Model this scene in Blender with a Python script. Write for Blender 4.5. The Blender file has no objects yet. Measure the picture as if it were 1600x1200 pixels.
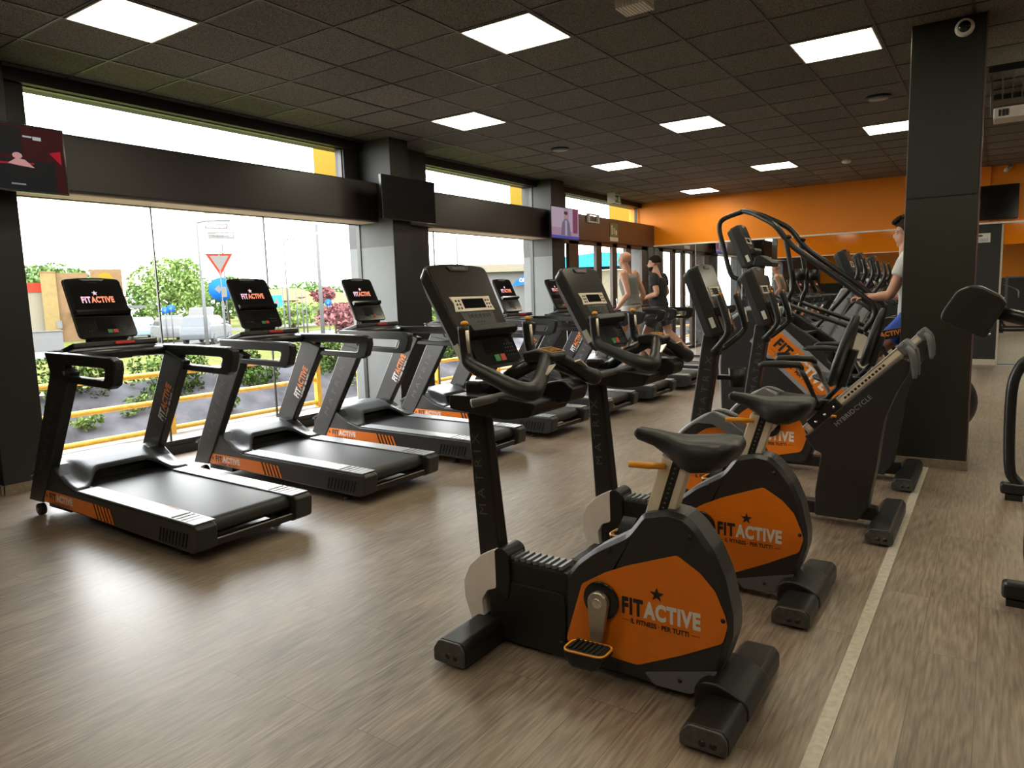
import bpy, bmesh, math, random
from mathutils import Vector, Matrix, noise as mnoise
SC = bpy.context.scene
COL = SC.collection
random.seed(7)

# ---------------------------------------------------------------- camera
cam_data = bpy.data.cameras.new('camera')
cam = bpy.data.objects.new('camera', cam_data)
COL.objects.link(cam)
cam_data.sensor_fit = 'HORIZONTAL'
cam_data.sensor_width = 36.0
cam_data.lens = 36.0 * 1109.0 / 1600.0
cam_data.clip_end = 600
_f = 1109.0
vy = Vector((1558 - 800, 438 - 600, _f)).normalized()
vx = -Vector((-841 - 800, 512 - 600, _f)).normalized()
vx = (vx - vy * vx.dot(vy)).normalized()
vz = vx.cross(vy)
Rm = Matrix((vx, vy, vz))                     # camera (x right, y down, z forward) -> room
right = Rm @ Vector((1, 0, 0)); up = Rm @ Vector((0, -1, 0)); back = Rm @ Vector((0, 0, -1))
M4 = Matrix((right, up, back)).transposed().to_4x4()
M4.translation = Vector((0, 0, 1.5))
cam.matrix_world = M4
SC.camera = cam

# ---------------------------------------------------------------- world, exposure
world = bpy.data.worlds.new('overcast_sky'); SC.world = world
world.use_nodes = True
_nt = world.node_tree; _bg = _nt.nodes['Background']
_tc = _nt.nodes.new('ShaderNodeTexCoord'); _sx = _nt.nodes.new('ShaderNodeSeparateXYZ')
_rmp = _nt.nodes.new('ShaderNodeValToRGB')
_nt.links.new(_tc.outputs['Generated'], _sx.inputs[0]); _nt.links.new(_sx.outputs['Z'], _rmp.inputs[0])
_rmp.color_ramp.elements[0].position = 0.0; _rmp.color_ramp.elements[0].color = (0.98, 0.98, 0.93, 1)
_rmp.color_ramp.elements[1].position = 0.6; _rmp.color_ramp.elements[1].color = (0.93, 0.97, 1.0, 1)
_nt.links.new(_rmp.outputs['Color'], _bg.inputs['Color'])
_bg.inputs['Strength'].default_value = 10.5
LAMP_STRENGTH = 17.0
SC.view_settings.view_transform = 'Standard'
SC.view_settings.look = 'None'
SC.view_settings.exposure = 0.3
SC.view_settings.gamma = 1.0
SC.view_settings.use_curve_mapping = False
SC.cycles.use_denoising = True
SC.cycles.max_bounces = 7
SC.cycles.diffuse_bounces = 4
SC.cycles.glossy_bounces = 4
SC.cycles.transparent_max_bounces = 12
SC.cycles.caustics_reflective = False
SC.cycles.caustics_refractive = False
SC.cycles.sample_clamp_indirect = 6.0

# daylight portals in the window openings (sampling guides for the sky light)
def portal(y0, y1, z0, z1, x):
    l = bpy.data.lights.new('window_portal', 'AREA'); l.shape = 'RECTANGLE'
    l.size = y1 - y0; l.size_y = z1 - z0
    l.cycles.is_portal = True
    o = bpy.data.objects.new('window_portal', l); COL.objects.link(o)
    o.location = (x, (y0 + y1) / 2, (z0 + z1) / 2)
    o.rotation_euler = (math.radians(90), 0, math.radians(-90))
    return o
for a in ((2.75, 6.65, .1, 3.35), (7.7, 10.85, .1, 3.35), (11.3, 15.0, .05, 3.4)):
    portal(*a, -7.12)

# ---------------------------------------------------------------- materials
def mat(name, col, rough=0.5, metal=0.0, spec=0.5, noise=0.0, nscale=20.0, bump=0.0, bscale=200.0,
        emit=None, estr=0.0, coat=0.0, alpha=1.0):
    m = bpy.data.materials.new(name); m.use_nodes = True
    nt = m.node_tree; b = nt.nodes['Principled BSDF']
    b.inputs['Base Color'].default_value = (*col, 1)
    b.inputs['Roughness'].default_value = rough
    b.inputs['Metallic'].default_value = metal
    b.inputs['Specular IOR Level'].default_value = spec
    b.inputs['Coat Weight'].default_value = coat
    tc = nt.nodes.new('ShaderNodeTexCoord')
    nz = nt.nodes.new('ShaderNodeTexNoise'); nz.inputs['Scale'].default_value = nscale
    nz.inputs['Detail'].default_value = 4
    nt.links.new(tc.outputs['Object'], nz.inputs['Vector'])
    k = max(noise, 0.04)
    r = nt.nodes.new('ShaderNodeValToRGB')
    r.color_ramp.elements[0].position = .3; r.color_ramp.elements[1].position = .7
    r.color_ramp.elements[0].color = (*[c * (1 - k) for c in col], 1)
    r.color_ramp.elements[1].color = (*[min(1, c * (1 + k)) for c in col], 1)
    nt.links.new(nz.outputs['Fac'], r.inputs[0]); nt.links.new(r.outputs['Color'], b.inputs['Base Color'])
    if bump:
        n2 = nt.nodes.new('ShaderNodeTexNoise'); n2.inputs['Scale'].default_value = bscale
        nt.links.new(tc.outputs['Object'], n2.inputs['Vector'])
        bp = nt.nodes.new('ShaderNodeBump'); bp.inputs['Strength'].default_value = bump
        bp.inputs['Distance'].default_value = 0.002
        nt.links.new(n2.outputs['Fac'], bp.inputs['Height']); nt.links.new(bp.outputs['Normal'], b.inputs['Normal'])
    if emit:
        b.inputs['Emission Color'].default_value = (*emit, 1); b.inputs['Emission Strength'].default_value = estr
    return m

def glass_mat(name, tint=(1, 1, 1), refl=0.06):
    m = bpy.data.materials.new(name); m.use_nodes = True
    nt = m.node_tree; nt.nodes.clear()
    out = nt.nodes.new('ShaderNodeOutputMaterial'); mx = nt.nodes.new('ShaderNodeMixShader')
    tr = nt.nodes.new('ShaderNodeBsdfTransparent'); tr.inputs[0].default_value = (*tint, 1)
    gl = nt.nodes.new('ShaderNodeBsdfGlossy'); gl.inputs['Roughness'].default_value = 0.0
    lw = nt.nodes.new('ShaderNodeLayerWeight'); lw.inputs['Blend'].default_value = 0.5
    pw = nt.nodes.new('ShaderNodeMath'); pw.operation = 'POWER'; pw.inputs[1].default_value = 5.0
    ma = nt.nodes.new('ShaderNodeMath'); ma.operation = 'MULTIPLY_ADD'; ma.inputs[1].default_value = .7; ma.inputs[2].default_value = refl*.5
    nt.links.new(lw.outputs['Facing'], pw.inputs[0]); nt.links.new(pw.outputs[0], ma.inputs[0])
    nt.links.new(ma.outputs[0], mx.inputs[0]); nt.links.new(tr.outputs[0], mx.inputs[1])
    nt.links.new(gl.outputs[0], mx.inputs[2]); nt.links.new(mx.outputs[0], out.inputs[0])
    return m

def floor_mat():
    m = bpy.data.materials.new('grey oak laminate'); m.use_nodes = True
    nt = m.node_tree; N = nt.nodes; L = nt.links; b = N['Principled BSDF']
    tc = N.new('ShaderNodeTexCoord')
    mp = N.new('ShaderNodeMapping'); mp.inputs['Rotation'].default_value = (0, 0, math.radians(90))
    L.new(tc.outputs['Object'], mp.inputs['Vector'])
    br = N.new('ShaderNodeTexBrick'); br.offset = 0.37; br.inputs['Scale'].default_value = 1.0
    br.inputs['Brick Width'].default_value = 1.6; br.inputs['Row Height'].default_value = 0.2
    br.inputs['Mortar Size'].default_value = 0.0012; br.inputs['Mortar Smooth'].default_value = 0.1
    br.inputs['Color1'].default_value = (0, 0, 0, 1); br.inputs['Color2'].default_value = (1, 1, 1, 1)
    br.inputs['Mortar'].default_value = (.5, .5, .5, 1)
    L.new(mp.outputs[0], br.inputs['Vector'])
    # per-plank offset of the grain
    off = N.new('ShaderNodeVectorMath'); off.operation = 'SCALE'; off.inputs['Scale'].default_value = 7.0
    L.new(br.outputs['Color'], off.inputs[0])
    ad = N.new('ShaderNodeVectorMath'); ad.operation = 'ADD'
    L.new(tc.outputs['Object'], ad.inputs[0]); L.new(off.outputs[0], ad.inputs[1])
    m2 = N.new('ShaderNodeMapping'); m2.inputs['Scale'].default_value = (5.5, .85, 1.0)
    L.new(ad.outputs[0], m2.inputs['Vector'])
    g = N.new('ShaderNodeTexNoise'); g.inputs['Scale'].default_value = 1.0; g.inputs['Detail'].default_value = 1.5
    L.new(m2.outputs[0], g.inputs['Vector'])
    rg = N.new('ShaderNodeMath'); rg.operation = 'MULTIPLY'; rg.inputs[1].default_value = 75.0
    L.new(g.outputs['Fac'], rg.inputs[0])
    sn = N.new('ShaderNodeMath'); sn.operation = 'SINE'; L.new(rg.outputs[0], sn.inputs[0])
    m3 = N.new('ShaderNodeMapping'); m3.inputs['Scale'].default_value = (90.0, 6.0, 1.0)
    L.new(ad.outputs[0], m3.inputs['Vector'])
    fi = N.new('ShaderNodeTexNoise'); fi.inputs['Scale'].default_value = 1.0; fi.inputs['Detail'].default_value = 4
    L.new(m3.outputs[0], fi.inputs['Vector'])
    a1 = N.new('ShaderNodeMath'); a1.operation = 'MULTIPLY_ADD'; a1.inputs[1].default_value = .055
    L.new(sn.outputs[0], a1.inputs[0]); L.new(fi.outputs['Fac'], a1.inputs[2])
    g4 = N.new('ShaderNodeTexNoise'); g4.inputs['Scale'].default_value = 1.6
    L.new(ad.outputs[0], g4.inputs['Vector'])
    a2 = N.new('ShaderNodeMath'); a2.operation = 'MULTIPLY_ADD'; a2.inputs[1].default_value = .30
    L.new(g4.outputs['Fac'], a2.inputs[0]); L.new(a1.outputs[0], a2.inputs[2])
    sp = N.new('ShaderNodeSeparateColor'); L.new(br.outputs['Color'], sp.inputs[0])
    a3 = N.new('ShaderNodeMath'); a3.operation = 'MULTIPLY_ADD'; a3.inputs[1].default_value = .10
    L.new(sp.outputs[0], a3.inputs[0]); L.new(a2.outputs[0], a3.inputs[2])
    cr = N.new('ShaderNodeValToRGB'); e = cr.color_ramp.elements
    e[0].position = .42; e[0].color = (.098, .068, .047, 1)
    e[1].position = .98; e[1].color = (.33, .255, .190, 1)
    em = e.new(.68); em.color = (.205, .150, .106, 1)
    L.new(a3.outputs[0], cr.inputs[0])
    mm = N.new('ShaderNodeMixRGB'); mm.inputs['Color2'].default_value = (.09, .06, .045, 1)
    L.new(br.outputs['Fac'], mm.inputs['Fac']); L.new(cr.outputs['Color'], mm.inputs['Color1'])
    L.new(mm.outputs[0], b.inputs['Base Color'])
    rr = N.new('ShaderNodeMapRange'); rr.inputs['To Min'].default_value = .33; rr.inputs['To Max'].default_value = .44
    L.new(a2.outputs[0], rr.inputs['Value']); L.new(rr.outputs[0], b.inputs['Roughness'])
    b.inputs['Specular IOR Level'].default_value = 1.0
    bp = N.new('ShaderNodeBump'); bp.inputs['Strength'].default_value = .12; bp.inputs['Distance'].default_value = .001
    L.new(a1.outputs[0], bp.inputs['Height']); L.new(bp.outputs['Normal'], b.inputs['Normal'])
    return m

def ceil_mat():
    m = bpy.data.materials.new('black mineral ceiling tile'); m.use_nodes = True
    nt = m.node_tree; N = nt.nodes; L = nt.links; b = N['Principled BSDF']
    tc = N.new('ShaderNodeTexCoord')
    n1 = N.new('ShaderNodeTexNoise'); n1.inputs['Scale'].default_value = 110; n1.inputs['Detail'].default_value = 3
    L.new(tc.outputs['Object'], n1.inputs['Vector'])
    cr = N.new('ShaderNodeValToRGB'); e = cr.color_ramp.elements
    e[0].position = .38; e[0].color = (.065, .060, .054, 1); e[1].position = .62; e[1].color = (.28, .262, .238, 1)
    L.new(n1.outputs['Fac'], cr.inputs[0])
    # each tile a touch lighter or darker
    mp = N.new('ShaderNodeMapping'); mp.inputs['Location'].default_value = (5.355, -2.542, 0)
    L.new(tc.outputs['Object'], mp.inputs['Vector'])
    br = N.new('ShaderNodeTexBrick'); br.offset = 0.0; br.inputs['Scale'].default_value = 1.0
    br.inputs['Brick Width'].default_value = .641; br.inputs['Row Height'].default_value = .636
    br.inputs['Mortar Size'].default_value = 0.0
    br.inputs['Color1'].default_value = (.78, .78, .78, 1); br.inputs['Color2'].default_value = (1.1, 1.1, 1.1, 1)
    L.new(mp.outputs[0], br.inputs['Vector'])
    mu = N.new('ShaderNodeMixRGB'); mu.blend_type = 'MULTIPLY'; mu.inputs['Fac'].default_value = 1
    L.new(cr.outputs['Color'], mu.inputs['Color1']); L.new(br.outputs['Color'], mu.inputs['Color2'])
    L.new(mu.outputs[0], b.inputs['Base Color'])
    b.inputs['Roughness'].default_value = .85
    bp = N.new('ShaderNodeBump'); bp.inputs['Strength'].default_value = .5; bp.inputs['Distance'].default_value = .002
    L.new(n1.outputs['Fac'], bp.inputs['Height']); L.new(bp.outputs['Normal'], b.inputs['Normal'])
    return m

K = {}
K['floor'] = floor_mat(); K['ceil'] = ceil_mat()
K['grid'] = mat('black ceiling rail', (.035, .032, .03), .45)
K['charcoal'] = mat('charcoal wall paint', (.012, .0115, .011), .5, noise=.1, nscale=2)
K['greypaint'] = mat('grey wall paint', (.115, .122, .122), .55, noise=.08, nscale=3)
K['midgrey'] = mat('dark grey wall paint', (.038, .039, .038), .55, noise=.08, nscale=3)
K['pillar'] = mat('satin black column paint', (.013, .0125, .010), .42, noise=.1, nscale=1.5)
K['pillar_low'] = mat('grey black column paint', (.020, .0195, .015), .36, noise=.18, nscale=1.2)
K['bulk'] = mat('dark brown panel', (.030, .023, .021), .35, noise=.08)
K['bulk2'] = mat('reddish brown panel', (.085, .035, .020), .38, noise=.08)
K['beige'] = mat('beige soffit', (.80, .66, .56), .6)
K['orange'] = mat('orange wall paint', (.96, .285, .004), .5, noise=.04, nscale=1)
K['orange_reflection'] = mat('painted orange reflection', (.80, .22, .008), .06, spec=.7)  # orange colour stands in for the back wall mirrored in the glass
K['white'] = mat('white trim', (.88, .86, .82), .4)
K['frame'] = mat('black aluminium frame', (.018, .018, .018), .35)
K['brownframe'] = mat('brown aluminium frame', (.055, .034, .024), .35)
K['base'] = mat('grey oak baseboard', (.23, .175, .13), .5, noise=.2, nscale=30)
K['glass'] = glass_mat('window glass')
K['mirror'] = mat('mirror glass', (.80, .82, .80), .015, metal=1.0)
K['tape'] = mat('pale floor trim', (.50, .44, .36), .35, noise=.15, nscale=40)
K['plastic'] = mat('black textured plastic', (.0105, .0100, .0098), .40, spec=.4, bump=.3, bscale=500)
K['gloss'] = mat('gloss black plastic', (.010, .010, .010), .16)
K['rubber'] = mat('black rubber', (.0105, .0095, .0088), .46, spec=.45, bump=.2, bscale=300)
K['metalblack'] = mat('black painted steel', (.012, .0115, .0115), .34, spec=.45)
K['darkgrey'] = mat('charcoal plastic', (.023, .0228, .023), .36, spec=.45, bump=.2, bscale=500)
K['grey'] = mat('grey plastic', (.13, .135, .14), .40)
K['silvergrey'] = mat('silver grey plastic', (.30, .31, .32), .38)
K['belt'] = mat('running belt rubber', (.024, .024, .025), .44, spec=.35, noise=.2, nscale=3)
K['alu'] = mat('brushed aluminium', (.62, .62, .61), .33, metal=.9)
K['footrail'] = mat('ribbed silver foot rail', (.36, .38, .40), .38, metal=.25)
K['chrome'] = mat('chrome', (.75, .75, .75), .12, metal=1)
K['cream'] = mat('warm silver', (.84, .74, .60), .38, metal=.1)
K['crank'] = mat('satin steel', (.50, .46, .40), .35, metal=.8)
K['offwhite'] = mat('white gloss plastic', (.86, .79, .76), .28)
K['org'] = mat('orange decal', (.78, .19, .008), .38)
K['orgbtn'] = mat('orange plastic', (.80, .33, .02), .4)
K['ink'] = mat('black lettering', (.012, .011, .010), .45)
K['letter'] = mat('white lettering', (.74, .70, .66), .5)
K['letterorg'] = mat('orange lettering', (.80, .22, .03), .5)
K['dimletter'] = mat('grey lettering', (.085, .078, .072), .4)
K['sensor'] = mat('brushed sensor plate', (.80, .70, .58), .3, metal=.5)
K['green'] = mat('green button', (.02, .22, .05), .4)
K['red'] = mat('red button', (.50, .02, .02), .4)
K['screen'] = mat('dark screen glass', (.008, .008, .009), .10)
K['lit1'] = mat('screen lettering lilac', (.3, .2, .3), .5, emit=(1.0, .55, .72), estr=.75)
K['lit2'] = mat('screen lettering red', (.3, .1, .05), .5, emit=(1.0, .28, .16), estr=.8)
K['lamp'] = mat('lit ceiling panel', (.9, .9, .8), .5, emit=(1.0, .93, .70), estr=LAMP_STRENGTH)
K['lampframe'] = mat('white lamp rim', (.75, .70, .58), .4)
K['sticker'] = mat('white sticker', (.72, .72, .68), .5)
K['skin'] = mat('skin', (.52, .27, .18), .5, noise=.08, nscale=12)
K['yellow'] = mat('yellow railing paint', (.80, .42, .04), .5, noise=.15, nscale=12)

# ---------------------------------------------------------------- mesh builder
class MB:
    def __init__(s): s.v = []; s.f = []; s.m = []; s.mi = 0; s.sm = []
    def mat(s, i): s.mi = i; return s
    def _add(s, vs, fs, smooth=False):
        o = len(s.v); s.v += [tuple(v) for v in vs]
        for f in fs: s.f.append(tuple(o + i for i in f)); s.m.append(s.mi); s.sm.append(smooth)
        return s
    def box(s, x0, x1, y0, y1, z0, z1):
        vs = [(x0,y0,z0),(x1,y0,z0),(x1,y1,z0),(x0,y1,z0),(x0,y0,z1),(x1,y0,z1),(x1,y1,z1),(x0,y1,z1)]
        return s._add(vs, [(0,3,2,1),(4,5,6,7),(0,1,5,4),(1,2,6,5),(2,3,7,6),(3,0,4,7)])
    def obox(s, c, ax, ay, az, hx, hy, hz):
        c = Vector(c); ax = Vector(ax).normalized(); ay = Vector(ay).normalized(); az = Vector(az).normalized()
        vs = [c + ax*hx*i + ay*hy*j + az*hz*k for k in (-1,1) for (i,j) in ((-1,-1),(1,-1),(1,1),(-1,1))]
        return s._add(vs, [(0,3,2,1),(4,5,6,7),(0,1,5,4),(1,2,6,5),(2,3,7,6),(3,0,4,7)])
    def prism(s, pts, a, b, axis='y', smooth=False):
        def mk(p, t):
            if axis == 'y': return (p[0], t, p[1])
            if axis == 'x': return (t, p[0], p[1])
            return (p[0], p[1], t)
        n = len(pts)
        vs = [mk(p, a) for p in pts] + [mk(p, b) for p in pts]
        fs = [tuple(range(n)), tuple(range(2*n-1, n-1, -1))] + [(i, (i+1) % n, n + (i+1) % n, n + i)[::-1] for i in range(n)]
        return s._add(vs, fs, smooth)
    def ring(s, outer, inner, a, b, axis='y'):
        def mk(p, t):
            if axis == 'y': return (p[0], t, p[1])
            if axis == 'x': return (t, p[0], p[1])
            return (p[0], p[1], t)
        n = len(outer)
        vs = [mk(p, t) for t in (a, b) for P in (outer, inner) for p in P]
        fs = []
        for i in range(n):
            j = (i+1) % n
            fs += [(i, j, n+j, n+i), (2*n+j, 2*n+i, 3*n+i, 3*n+j), (j, i, 2*n+i, 2*n+j), (n+i, n+j, 3*n+j, 3*n+i)]
        return s._add(vs, fs)
    def tube(s, path, r, n=10, smoothpath=0, flat=1.0, cap=True, closed=False):
        P = [Vector(p) for p in path]
        R = r if isinstance(r, (list, tuple)) else [r] * len(P)
        if smoothpath:
            Q, RR = [], []
            m = len(P)
            for i in range(m - 1):
                p0, p1, p2, p3 = P[max(i-1,0)], P[i], P[i+1], P[min(i+2,m-1)]
                for k in range(smoothpath):
                    t = k / smoothpath
                    Q.append(.5*((2*p1)+(-p0+p2)*t+(2*p0-5*p1+4*p2-p3)*t*t+(-p0+3*p1-3*p2+p3)*t**3))
                    RR.append(R[i]*(1-t)+R[i+1]*t)
            Q.append(P[-1]); RR.append(R[-1]); P, R = Q, RR
        m = len(P); vs = []; fs = []
        t0 = (P[1]-P[0]).normalized()
        ref = Vector((0,0,1)) if abs(t0.z) < .9 else Vector((1,0,0))
        nrm = (ref - t0*ref.dot(t0)).normalized()
        for i in range(m):
            if closed: t = (P[(i+1) % m]-P[i-1]).normalized()
            else: t = (P[min(i+1,m-1)]-P[max(i-1,0)]).normalized()
            nrm = (nrm - t*nrm.dot(t)).normalized(); bn = t.cross(nrm)
            for k in range(n):
                a = 2*math.pi*k/n
                vs.append(P[i] + nrm*math.cos(a)*R[i] + bn*math.sin(a)*R[i]*flat)
        rng = m if closed else m-1
        for i in range(rng):
            j = (i+1) % m
            for k in range(n):
                l = (k+1) % n
                fs.append((i*n+k, i*n+l, j*n+l, j*n+k))
        if cap and not closed:
            fs.append(tuple(range(n))[::-1]); fs.append(tuple((m-1)*n+k for k in range(n)))
        return s._add(vs, fs, True)
    def cyl(s, a, b, r, n=20, r2=None):
        return s.tube([a, b], [r, r if r2 is None else r2], n)
    def loft(s, secs, cap=True, smooth=True):
        n = len(secs[0]); vs = [v for S in secs for v in S]; fs = []
        for i in range(len(secs)-1):
            for k in range(n):
                l = (k+1) % n; fs.append((i*n+k, i*n+l, (i+1)*n+l, (i+1)*n+k))
        if cap: fs.append(tuple(range(n))[::-1]); fs.append(tuple((len(secs)-1)*n+k for k in range(n)))
        return s._add(vs, fs, smooth)
    def grid(s, rows, smooth=True):
        n = len(rows[0]); vs = [v for r in rows for v in r]; fs = []
        for i in range(len(rows)-1):
            for k in range(n-1): fs.append((i*n+k, i*n+k+1, (i+1)*n+k+1, (i+1)*n+k))
        return s._add(vs, fs, smooth)
    def ball(s, c, rx, ry=None, rz=None, n=14, m=10):
        ry = ry or rx; rz = rz or rx; c = Vector(c)
        secs = []
        for i in range(m+1):
            ph = math.pi*(i/m) ; ph = min(max(ph, .02), math.pi-.02)
            secs.append([c + Vector((rx*math.sin(ph)*math.cos(2*math.pi*k/n), ry*math.sin(ph)*math.sin(2*math.pi*k/n), -rz*math.cos(ph))) for k in range(n)])
        return s.loft(secs)
    def mesh(s, me_v, me_f, T):
        return s._add([T @ Vector(v) for v in me_v], me_f)
    def build(s, name, mats, parent=None, bevel=0.0, seg=2, angle=40, fixn=True, T=None):
        mats = mats if isinstance(mats, (list, tuple)) else [mats]
        me = bpy.data.meshes.new(name)
        off = parent.matrix_basis.translation if parent else Vector((0,0,0))
        p = parent.parent if parent else None
        while p: off = off + p.matrix_basis.translation; p = p.parent
        vs = [T @ Vector(v) for v in s.v] if T else [Vector(v) for v in s.v]
        me.from_pydata([v - off for v in vs], [], s.f)
        for m in mats: me.materials.append(K[m] if isinstance(m, str) else m)
        me.polygons.foreach_set('material_index', s.m)
        me.polygons.foreach_set('use_smooth', s.sm)
        if fixn:
            bm = bmesh.new(); bm.from_mesh(me); bmesh.ops.recalc_face_normals(bm, faces=bm.faces); bm.to_mesh(me); bm.free()
        me.update()
        o = bpy.data.objects.new(name, me); COL.objects.link(o)
        if parent: o.parent = parent
        if bevel:
            b = o.modifiers.new('bevel', 'BEVEL'); b.width = bevel; b.segments = seg
            b.limit_method = 'ANGLE'; b.angle_limit = math.radians(angle); b.harden_normals = False
        return o

def empty(name, loc, label=None, cat=None, group=None):
    o = bpy.data.objects.new(name, None); COL.objects.link(o); o.location = loc
    o.matrix_basis = Matrix.Translation(loc)
    o.empty_display_size = .1
    if label: o['label'] = label
    if cat: o['category'] = cat
    if group: o['group'] = group
    return o
def tag(o, label=None, cat=None, group=None, kind=None):
    if label: o['label'] = label
    if cat: o['category'] = cat
    if group: o['group'] = group
    if kind: o['kind'] = kind
    return o
def struct(mb, name, mats, **kw):
    o = mb.build(name, mats, **kw); o['kind'] = 'structure'; return o
def kids(o): return [c for c in bpy.data.objects if c.parent == o]
def copy_tree(o, parent=None):
    c = o.copy(); COL.objects.link(c); c.parent = parent
    for ch in kids(o): copy_tree(ch, c)
    return c

# ---------------------------------------------------------------- lettering
_tc_cache = {}
def text_geo(s, bold=0.0, spacing=1.0):
    """letters as flat geometry, normalised: x 0..1, y 0..1 (cap height)"""
    k = (s, bold, spacing)
    if k in _tc_cache: return _tc_cache[k]
    cu = bpy.data.curves.new('t', 'FONT'); cu.body = s; cu.offset = bold; cu.space_character = spacing
    cu.resolution_u = 3; cu.fill_mode = 'BOTH'
    o = bpy.data.objects.new('t', cu); COL.objects.link(o)
    bpy.context.view_layer.update()
    me = bpy.data.meshes.new_from_object(o.evaluated_get(bpy.context.evaluated_depsgraph_get()))
    vs = [tuple(v.co) for v in me.vertices]; fs = [tuple(p.vertices) for p in me.polygons]
    bpy.data.objects.remove(o); bpy.data.curves.remove(cu); bpy.data.meshes.remove(me)
    x0 = min(v[0] for v in vs); x1 = max(v[0] for v in vs)
    y0 = min(v[1] for v in vs); y1 = max(v[1] for v in vs)
    vs = [((v[0]-x0)/(x1-x0), (v[1]-y0)/(y1-y0)) for v in vs]
    _tc_cache[k] = (vs, fs); return _tc_cache[k]
def put_text(mb, s, o, u, v, w, h, bold=.02, spacing=1.0, depth=.0015, shear=0.0):
    """o: lower-left corner, u: reading direction, v: up direction (unit vectors)"""
    vs, fs = text_geo(s, bold, spacing)
    o = Vector(o); u = Vector(u).normalized(); v = Vector(v).normalized(); n = u.cross(v)
    mb._add([o + u*(x*w + y*h*shear) + v*(y*h) for x, y in vs], fs)
    return mb
def put_star(mb, c, u, v, r):
    c = Vector(c); u = Vector(u).normalized(); v = Vector(v).normalized()
    P = []
    for k in range(10):
        a = math.pi/2 + k*math.pi/5; q = r if k % 2 == 0 else r*.4
        P.append(c + u*math.cos(a)*q + v*math.sin(a)*q)
    mb._add(P + [c], [(10, k, (k+1) % 10) for k in range(10)]); return mb
def put_logo(mb, o, u, v, w, h, star=True, slogan=True, a=0, b=1, c=0, star_left=False):
    """FITACTIVE lockup; o = lower-left of the big letters"""
    o = Vector(o); u = Vector(u).normalized(); v = Vector(v).normalized()
    mb.mat(a); put_text(mb, 'FIT', o, u, v, w*.282, h, .05, 1.14)
    mb.mat(b); put_text(mb, 'ACTIVE', o + u*w*.288, u, v, w*.712, h, .05, 1.12)
    if star:
        mb.mat(a)
        if star_left: put_star(mb, o - u*h*.75 + v*h*.45, u, v, h*.36)
        else: put_star(mb, o + u*w*.46 + v*h*1.50, u, v, h*.43)
    if slogan:
        mb.mat(c); put_text(mb, 'IL FITNESS · PER TUTTI', o + u*w*.12 - v*h*.47, u, v, w*.74, h*.30, .03)
        for x in (0, .89):
            q = o + u*w*x - v*h*.34
            mb._add([q, q+u*w*.11, q+u*w*.11+v*h*.03, q+v*h*.03], [(0,1,2,3)])
    mb.mat(0); return mb
def inset(P, d):
    n = len(P); A = sum(P[i][0]*P[(i+1) % n][1]-P[(i+1) % n][0]*P[i][1] for i in range(n)); s = 1 if A > 0 else -1
    out = []
    for i in range(n):
        a = Vector(P[i-2]); b = Vector(P[(i+2) % n]); t = (b-a).normalized()
        out.append((P[i][0]-t.y*d*s, P[i][1]+t.x*d*s))
    return out
def rpoly(pts, r=0.02, n=3):
    """round the corners of a 2-D polygon"""
    out = []; m = len(pts)
    for i in range(m):
        p = Vector(pts[i]); a = Vector(pts[i-1]); b = Vector(pts[(i+1) % m])
        da = (a-p); db = (b-p); k = min(r, da.length*.45, db.length*.45)
        s = p + da.normalized()*k; e = p + db.normalized()*k
        for j in range(n+1):
            t = j/n; out.append(tuple(s*(1-t)**2 + p*2*t*(1-t) + e*t*t))
    return out
# ================================================================ the setting
CZ = 3.475; FY = 15.3
struct(MB().box(-7.05, 5.0, -4.6, FY, -.1, 0), 'floor', 'floor')
struct(MB().box(-7.05, 5.0, -4.6, FY, CZ, CZ+.1), 'ceiling', 'ceil')
g = MB()
for k in range(-2, 17):
    x = -5.355 + .641*k
    if -6.7 < x < 4.9: g.box(x-.011, x+.011, -4.6, FY, CZ-.006, CZ)
for k in range(-11, 21):
    y = 2.542 + .636*k
    if -4.5 < y < 15.2: g.box(-6.75, 5.0, y-.011, y+.011, CZ-.005, CZ)
struct(g, 'trim_1', 'grid')
# window wall: header band, columns, piers, sills
w = MB().box(-7.05, -6.74, -4.6, FY, 3.37, CZ).box(-7.05, -6.82, -4.6, FY, 0, .09)
struct(w, 'wall_left', 'charcoal')
w = MB().box(-7.05, -6.65, 2.33, 2.67, 0, CZ)
struct(w, 'wall_left_column', ['charcoal'], bevel=.01)
for i, (y0, y1, x1, ye, zp) in enumerate(((6.65, 6.98, -6.26, 7.72, 2.16), (10.82, 11.27, -6.45, 11.4, 2.16))):
    w = MB()
    w.mat(1).box(-7.05, x1, y0, y1, 0, zp).mat(2).box(-7.05, x1, y0, y1, zp, CZ).mat(0).box(-7.05, -6.6, y1, ye, 0, CZ)
    w.mat(0).box(x1-.002, x1+.003, y0+.003, y1, 0, CZ)
    o = struct(w, 'wall_left_column', ['charcoal', 'greypaint', 'midgrey'])
for y0, y1, xf, m in ((-4.6, 2.3, -6.5, 'bulk'), (2.4, 6.66, -6.5, 'bulk'), (6.985, 10.85, -6.5, 'bulk'), (11.28, FY, -6.44, 'bulk2')):
    if y0 < 2: continue
    r = [(xf, 2.475), (xf, 2.955), (-6.93, 2.995), (-6.93, 2.475)]
    struct(MB().prism(rpoly(r, .02), y0, y1, 'y'), 'wall_left_bulkhead', m)
w = MB()
for y0, y1 in ((2.67, 6.65), (7.72, 10.82)):
    w.box(-6.93, -6.53, y0, y1, 2.462, 2.474)
struct(w, 'trim_2', 'beige')
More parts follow.
